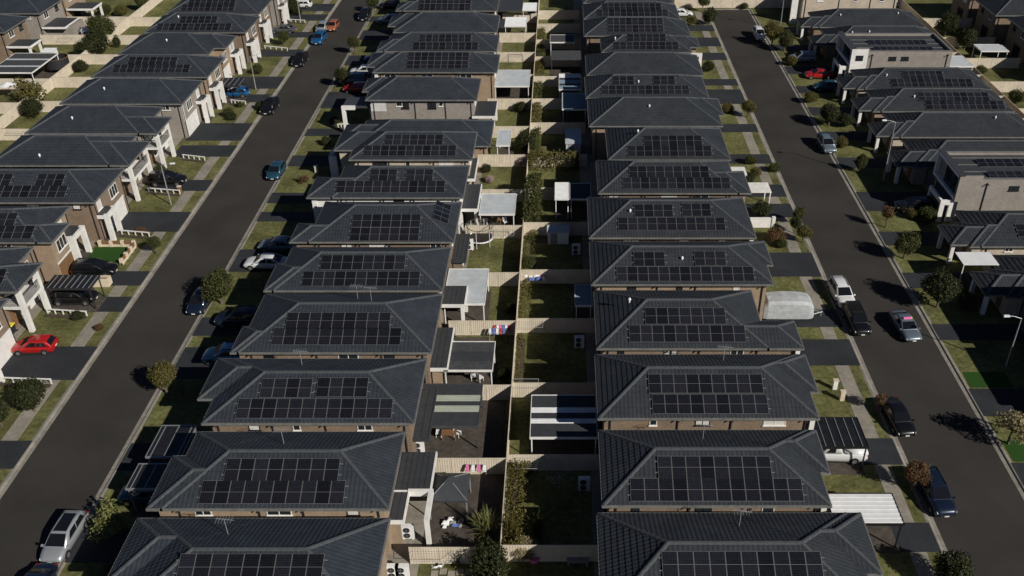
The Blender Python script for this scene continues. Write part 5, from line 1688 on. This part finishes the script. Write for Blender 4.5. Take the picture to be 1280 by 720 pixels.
def letterbox(label, pos, m='white'):
    rt = root('letterbox', (pos[0], pos[1], 0), label, 'letterbox', 'letterboxes')
    link('pillar', MB().box(-.2, .2, -.15, .15, 0, 1.0).mesh('pillar', M[m]), rt)
    link('cap', MB().box(-.25, .25, -.2, .2, 1.0, 1.08).mesh('cap', M['cream']), rt)
    link('slot', MB().box(.2, .21, -.1, .1, .7, .75).mesh('slot', M['black']), rt)
letterbox('white letterbox on the lawn by dead-end footpath', (25.27, 66.72))
letterbox('brown letterbox at the drive under the lamp', (-48.64, 105.69), 'timber')
letterbox('cream letterbox in front of the far bed', (25.53, 65.12), 'cream')
letterbox('white letterbox on the shaded lawn by the teal car', (-32.58, 111.65), 'cream')

def aircon(label, pos, m='polywhite', rz=0):
    rt = root('air_conditioner', (pos[0], pos[1], 0), label, 'air conditioner', 'outdoor air conditioners', rz)
    link('case', MB().box(-.48, .48, -.18, .18, .08, 1.35).box(-.4, -.3, -.2, .2, 0, .08).box(.3, .4, -.2, .2, 0, .08).mesh('case', M[m]), rt)
    for z in (.42, 1.0):
        f = link('fan', MB().tube((-.08, -.18, z), (-.08, -.205, z), .26, n=14).mesh('fan', M['black']), rt)
        link('grille', MB().box(-.32, .16, -.22, -.207, z - .01, z + .01).box(-.09, -.07, -.222, -.208, z - .24, z + .24).mesh('grille', M['alu']), f)
aircon('white air conditioner below the white-framed alfresco', (-11.70, 48.91))
aircon('air conditioner touching the wall, of the pair below the palm fence', (-12.29, 45.13))
aircon('air conditioner nearer the stepping stones, of the pair below the palm fence', (-11.59, 45.13))
aircon('white air conditioner in the deck beside the striped patio', (-12.10, 58.22))
aircon('white air conditioner beside the trampoline', (-10.60, 91.78))
aircon('shaded air conditioner in the rotary clothesline yard', (1.82, 53.94))
aircon('shaded air conditioner below the clothesline frame', (1.73, 73.12))
aircon('shaded air conditioner in the dry lawn yard', (1.65, 90.72))

def clothesline(label, pos, w=2.4, d=1.1, h=1.5):
    rt = root('clothesline', (pos[0], pos[1], 0), label, 'clothesline', 'folding clotheslines')
    fr = MB()
    for x in (-w / 2, w / 2):
        link('post', MB().tube((x, .3, 0), (x, .3, h), .03).mesh('post', M['steel']), rt)
        fr.tube((x, .3, h), (x, .3 - d, h - .15), .022)
    fr.tube((-w / 2, .3 - d, h - .15), (w / 2, .3 - d, h - .15), .022).tube((-w / 2, .3, h), (w / 2, .3, h), .022)
    link('frame', fr.mesh('frame', M['steel']), rt)
    ln = MB()
    for k in range(5):
        y = .3 - d * (k + .5) / 5.5
        ln.tube((-w / 2, y, h - .15 * (k + .5) / 5.5), (w / 2, y, h - .15 * (k + .5) / 5.5), .006, n=4)
    link('line', ln.mesh('line', M['alu']), rt)
clothesline('folding clothesline beside the small palm', (-9.44, 46.30), 3.0)
clothesline('folding clothesline in the half-shaded yard above the striped lawn', (-3.05, 75.39))
clothesline('clothesline frame flat against the fence above the striped patio', (-3.31, 66.03))
clothesline('clothesline on the lit fence beside the trampoline', (-6.72, 93.42))
clothesline('clothesline in the far sunlit brown yard', (-7.80, 153.75))
clothesline('clothesline on the fence below the pale tree yard', (-88.51, 163.28))
clothesline('clothesline on the far fence beyond the tall trees', (-83.89, 174.80))
clothesline('clothesline by the fence near the loose tree', (-83.22, 141.56))
clothesline('clothesline near the rear fence corner by pale roof', (-77.21, 122.16))
clothesline('leaning wall frame with vine in shaded yard', (-2.58, 55.75))

def trampoline(label, pos, r, net):
    rt = root('trampoline', (pos[0], pos[1], 0), label, 'trampoline', 'trampolines')
    link('mat', MB().tube((0, 0, .68), (0, 0, .72), r * .86, n=24).mesh('mat', M['black']), rt)
    link('pad', MB().ring((0, 0, .72), r * .93, .1, 24).mesh('pad', M['polywhite'] if net != 'dark' else M['dark']), rt)
    for k in range(6):
        a = k * math.pi / 3 + .3
        x, y = math.cos(a) * r, math.sin(a) * r
        link('pole', MB().tube((x, y, 0), (x, y, 2.35), .03).mesh('pole', M['polywhite'] if net != 'dark' else M['dark']), rt)
    nm = MB()
    n = 36
    for k in range(n):
        a0, a1 = 2 * math.pi * k / n, 2 * math.pi * (k + 1) / n
        if net == 'dark':
            nm.poly([(math.cos(a0) * r, math.sin(a0) * r, .75), (math.cos(a1) * r, math.sin(a1) * r, .75), (math.cos(a1) * r, math.sin(a1) * r, 2.3), (math.cos(a0) * r, math.sin(a0) * r, 2.3)])
        else:
            nm.tube((math.cos(a0) * r, math.sin(a0) * r, .75), (math.cos(a0) * r, math.sin(a0) * r, 2.3), .012, n=4)
    link('net', nm.mesh('net', M['net'] if net != 'dark' else M['dark']), rt)
    link('hoop', MB().ring((0, 0, 2.33), r, .035, 24).mesh('hoop', M['net'] if net != 'dark' else M['timber']), rt)
trampoline('trampoline with brown netting and white legs on the sunlit lawn', (-9.43, 93.42), 1.55, 'brown')
trampoline('trampoline with black net by the white-beamed terrace', (-84.34, 150.26), 1.9, 'dark')

# pyramid gazebo
gx, gy = (-8.78, 52.20)
gz = root('gazebo', (gx, gy, 0), 'black pyramid-top garden gazebo with pale legs', 'gazebo')
cn = MB()
for sx, sy in ((1, 0), (0, 1), (-1, 0), (0, -1)):
    ax_, ay_ = (1, 1) if (sx or sy) else (1, 1)
    c = [(1.5, -1.5), (1.5, 1.5), (-1.5, 1.5), (-1.5, -1.5)]
for k in range(4):
    p, q = c[k], c[(k + 1) % 4]
    cn.poly([(p[0], p[1], 2.1), (q[0], q[1], 2.1), (q[0] * .2, q[1] * .2, 2.85), (p[0] * .2, p[1] * .2, 2.85)])
    cn.poly([(p[0], p[1], 1.9), (q[0], q[1], 1.9), (q[0], q[1], 2.1), (p[0], p[1], 2.1)])
    cn.poly([(p[0] * .26, p[1] * .26, 2.9), (q[0] * .26, q[1] * .26, 2.9), (0, 0, 3.15)])
link('canopy', cn.mesh('canopy', M['slab']), gz)
for x, y in c:
    link('post', MB().box(x * .96 - .04, x * .96 + .04, y * .96 - .04, y * .96 + .04, 0, 2.1).mesh('post', M['steel']), gz)
link('hip_rib', MB().tube((1.5, 1.5, 2.12), (.3, .3, 2.87), .025).tube((-1.5, 1.5, 2.12), (-.3, .3, 2.87), .025).tube((1.5, -1.5, 2.12), (.3, -.3, 2.87), .025).tube((-1.5, -1.5, 2.12), (-.3, -.3, 2.87), .025).mesh('hip_rib', M['steel']), gz)

def chair(label, pos, m, rz=0, group='garden chairs'):
    rt = root('garden_chair', (pos[0], pos[1], 0), label, 'chair', group, rz)
    link('seat', MB().box(-.26, .26, -.26, .26, .42, .47).mesh('seat', M[m]), rt)
    bk = MB()
    for k in range(5): bk.box(-.24 + k * .105, -.18 + k * .105, .24, .28, .47, .98)
    bk.box(-.26, .26, .235, .285, .9, .98)
    link('backrest', bk.mesh('backrest', M[m]), rt)
    lg = MB().box(-.025, .025, -.025, .025, 0, .42).mesh('leg', M[m])
    for x, y in ((-.22, -.22), (.22, -.22), (-.22, .22), (.22, .22)): link('leg', lg, rt, (x, y, 0))
    return rt
def table(label, pos, m, w=.8, l=1.3, h=.74):
    rt = root('garden_table', (pos[0], pos[1], 0), label, 'table', 'garden tables')
    link('table_top', MB().box(-l / 2, l / 2, -w / 2, w / 2, h - .05, h).mesh('table_top', M[m]), rt)
    lg = MB().box(-.04, .04, -.04, .04, 0, h - .051).mesh('leg', M[m])
    for sx in (-1, 1):
        for sy in (-1, 1): link('leg', lg, rt, (sx * (l / 2 - .1), sy * (w / 2 - .1), 0))
for k, (px_, lab) in enumerate((((-10.63, 60.31), 'white chair at the edge of the pale-green striped patio'), ((-10.19, 60.72), 'white chair beside it under the striped patio'), ((-9.03, 60.31), 'white chair by the deck under the striped patio, far one'), ((-8.26, 68.13), 'white chair below the charcoal patio roof'), ((-7.64, 67.89), 'white chair next to the white post below charcoal patio'))):
    chair(lab, px_, 'polywhite', .6 * k)
table('brown table under the striped patio', (-9.70, 60.01), 'timber')
table('white table heaped with laundry by the long fence', (-2.79, 85.00), 'polywhite', .9, 2.2)
table('dark bench in the shaded yard of the pink tub', (1.19, 46.37), 'grey', .6, 1.6, .5)
table('low white table under the pale grey patio roof', (-9.46, 97.79), 'polywhite', .8, 1.2, .6)
table('brown table under the pale grey patio roof', (-7.72, 97.79), 'timber', .8, 1.0, .7)
chair('white chair under the pale grey patio roof, by brown table', (-6.74, 97.59), 'polywhite', .5)
def pile(name, label, cat, pos, cols, seed, s=.3, n=9, z=.0):
    """a heap of soft items"""
    rt = root(name, (pos[0], pos[1], 0), label, cat)
    rs = random.Random(seed)
    for k in range(n):
        x, y, w, d, h = rs.uniform(-2.2, 2.2) * s, rs.uniform(-.8, .8) * s, rs.uniform(.5, 1.3) * s, rs.uniform(.4, .9) * s, rs.uniform(.25, .7) * s
        b = MB()
        zz = z + rs.uniform(0, .2) * s
        b.loft([[(x - w / 2, y - d / 2, zz), (x + w / 2, y - d / 2, zz), (x + w / 2, y + d / 2, zz), (x - w / 2, y + d / 2, zz)],
                [(x - w * .55, y - d * .5, zz + h * .6), (x + w * .5, y - d * .55, zz + h * .5), (x + w * .52, y + d * .5, zz + h * .7), (x - w * .5, y + d * .55, zz + h * .55)],
                [(x - w * .3, y - d * .25, zz + h), (x + w * .25, y - d * .3, zz + h * .9), (x + w * .3, y + d * .25, zz + h), (x - w * .25, y + d * .3, zz + h * 1.05)]])
        link('item', b.mesh('item', M[cols[k % len(cols)]]), rt)
    return rt
pile('laundry', 'white and pink laundry heaped on the table', 'laundry', (-2.77, 84.39), ['polywhite', 'polywhite', 'pink', 'polywhite', 'blue'], 3, .5, 12, .75)
def airer(label, pos, cols):
    rt = root('clothes_airer', (pos[0], pos[1], 0), label, 'clothes airer')
    link('frame', MB().tube((-.8, -.3, 0), (-.8, .1, 1.3), .02).tube((.8, -.3, 0), (.8, .1, 1.3), .02).tube((-.8, .1, 1.3), (.8, .1, 1.3), .02).tube((-.8, .5, 0), (-.8, .1, 1.3), .02).tube((.8, .5, 0), (.8, .1, 1.3), .02).tube((-.8, -.2, .9), (.8, -.2, .9), .02).mesh('frame', M['steel']), rt)
    for k, m in enumerate(cols):
        x = -.7 + 1.4 * k / (len(cols) - 1)
        link('garment', MB().loft([[(x - .11, -.0, 1.28), (x + .11, -.0, 1.28), (x + .11, .1, 1.28), (x - .11, .1, 1.28)], [(x - .15, -.16, .75), (x + .13, -.18, .72), (x + .13, -.12, .72), (x - .15, -.1, .75)]]).mesh('garment', M[m]), rt)
airer('clothes airer hung with red and white garments near the fence', (-5.92, 74.98), ['red', 'polywhite', 'pink', 'blue', 'polywhite', 'red'])
airer('clothes airer with blue and white garments beside another airer', (-6.37, 74.44), ['polywhite', 'blue', 'polywhite', 'red', 'blue'])
airer('airer with pink towels behind the gazebo', (-6.99, 55.38), ['pink', 'polywhite', 'pink', 'polywhite'])
tb = root('tub', (*(-2.03, 46.67), 0), 'bright pink plastic tub by the straw heap', 'tub')
link('bowl', MB().tube((0, 0, 0), (0, 0, .5), .32, .45, n=16).mesh('bowl', M['pink']), tb)
link('rim', MB().ring((0, 0, .5), .45, .03, 16).mesh('rim', M['pink']), tb)
pile('bundles', 'white bundles stacked beside the pink tub', 'bundle', (-2.04, 47.20), ['polywhite', 'pink', 'polywhite', 'dark'], 9, .35, 9)
pile('toys', 'heap of dark toys and cushions below the gazebo', 'toys', (-8.09, 50.28), ['dark', 'polywhite', 'blue', 'dark', 'grey'], 5, .45, 14)
pile('toys', 'blue and dark storage bags below the silver patio neighbour', 'bags', (-11.67, 88.47), ['blue', 'dark', 'dark', 'polywhite'], 6, .35, 10)
pile('stones', 'row of pale stones along the bed by the palm', 'stones', (-9.13, 46.15), ['polywhite', 'grey', 'black'], 7, .25, 8)
mb_ = root('motor_scooter', (*(-3.17, 85.97), 0), 'white scooter leaning beside the laundry table', 'scooter')
link('body', MB().loft([[(-.6, -.1, .5), (-.6, .1, .5), (-.6, .08, .75), (-.6, -.08, .75)], [(0, -.15, .35), (0, .15, .35), (0, .12, .78), (0, -.12, .78)], [(.45, -.1, .4), (.45, .1, .4), (.5, .06, 1.0), (.5, -.06, 1.0)]]).mesh('body', M['polywhite']), mb_)
for x in (-.55, .6): link('wheel', MB().tube((x, -.05, .25), (x, .05, .25), .25, n=14).mesh('wheel', M['tyre']), mb_)
link('handlebar', MB().tube((.5, -.3, 1.05), (.5, .3, 1.05), .02).mesh('handlebar', M['black']), mb_)
rc = root('rotary_clothesline', (*(-0.19, 53.94), 0), 'round rotary clothesline on the dark shaded lawn', 'clothesline')
link('pole', MB().tube((0, 0, 0), (0, 0, 1.7), .03).mesh('pole', M['steel']), rc)
for k in range(4):
    a = k * math.pi / 2 + .4
    link('arm', MB().tube((0, 0, 1.5), (math.cos(a) * 1.1, math.sin(a) * 1.1, 1.75), .015).mesh('arm', M['steel']), rc)
ln = MB()
for rr in (.4, .75, 1.1):
    for k in range(8):
        a, b = k * math.pi / 4 + .4, (k + 1) * math.pi / 4 + .4
        ln.tube((math.cos(a) * rr, math.sin(a) * rr, 1.5 + rr * .22), (math.cos(b) * rr, math.sin(b) * rr, 1.5 + rr * .22), .008, n=4)
link('line', ln.mesh('line', M['alu']), rc)
def shed(label, x0, x1, y0, y1, h, m, rm):
    rt = root('garden_shed', ((x0 + x1) / 2, (y0 + y1) / 2, 0), label, 'shed', 'garden sheds')
    part(rt, 'wall', MB().box(x0, x1, y0, y1, 0, h), M[m])
    part(rt, 'roof', MB().poly([(x0 - .1, y0 - .1, h + .01), (x1 + .1, y0 - .1, h + .01), (x1 + .1, y1 + .1, h + .25), (x0 - .1, y1 + .1, h + .25)]).box(x0 - .1, x1 + .1, y0 - .12, y0 - .1, h - .05, h + .02), M[rm])
    part(rt, 'door', MB().box(x0 + .3, x0 + 1.1, y0 - .03, y0 - .004, .05, h - .15), M['grey'])
shed('rounded-corner grey garden shed in shade', 0.6, 2.6, 116.4, 120.6, 2.1, 'silver', 'silver')
shed('pale low shed at the side fence beside the hedge yard', -1.6, 0.8, 93.0, 94.2, 1.6, 'polywhite', 'silver')
shed('white shed beside white-beamed terrace beyond the porch row', -88.6, -86.6, 154.2, 155.6, 1.8, 'polywhite', 'polywhite')
shed('cream bin shed beside the grey brick wing', -87.2, -86.0, 166.2, 167.2, 1.6, 'polywhite', 'polywhite')
um = root('garden_umbrella', (*(-86.28, 138.17), 0), 'pale garden umbrella by the white patio beyond the porch row', 'umbrella')
uc = MB()
for k in range(8):
    a, b = k * math.pi / 4, (k + 1) * math.pi / 4
    uc.poly([(math.cos(a) * 1.3, math.sin(a) * 1.3, 2.1), (math.cos(b) * 1.3, math.sin(b) * 1.3, 2.1), (0, 0, 2.55)])
link('canopy', uc.mesh('canopy', M['polywhite']), um)
link('pole', MB().tube((0, 0, 0), (0, 0, 2.5), .03).mesh('pole', M['alu']), um)
def bin_(label, pos, lid):
    rt = root('wheelie_bin', (pos[0], pos[1], .03), label, 'bin', 'wheelie bins')
    link('tub', MB().loft([[(-.22, -.25, .06), (.22, -.25, .06), (.22, .2, .06), (-.22, .2, .06)], [(-.28, -.34, .95), (.28, -.34, .95), (.28, .3, .95), (-.28, .3, .95)]]).mesh('tub', M['dark']), rt)
    link('lid', MB().loft([[(-.3, -.37, .955), (.3, -.37, .955), (.3, .34, .955), (-.3, .34, .955)], [(-.26, -.3, 1.06), (.26, -.3, 1.06), (.27, .3, 1.04), (-.27, .3, 1.04)]]).mesh('lid', M[lid]), rt)
    for s in (-1, 1): link('wheel', MB().tube((s * .24, .3, .1), (s * .3, .3, .1), .1, n=10).mesh('wheel', M['tyre']), rt)
bin_('red-lidded bin by the porch above the red hatchback', (-55.37, 75.25), 'red')
bin_('yellow-lidded bin by the porch above the red hatchback', (-55.11, 75.52), 'yellow')
bin_('dark bin with pale lid in the lane behind laundry fence', (-10.83, 74.44), 'grey')
# stepping stones on the bottom lawn
ss = tag(bpy.data.objects.new('stepping_path', None), kind='structure')
COL.objects.link(ss)
for k in range(9):
    rs = random.Random(k)
    x, y = -9.6 + k * .62, 46.0 - rs.uniform(0, .25)
    link('stone', MB().box(x, x + .52, y - .55, y - .05, -.05, .045 + rs.uniform(0, .015)).mesh('stone', M['concrete']), ss)
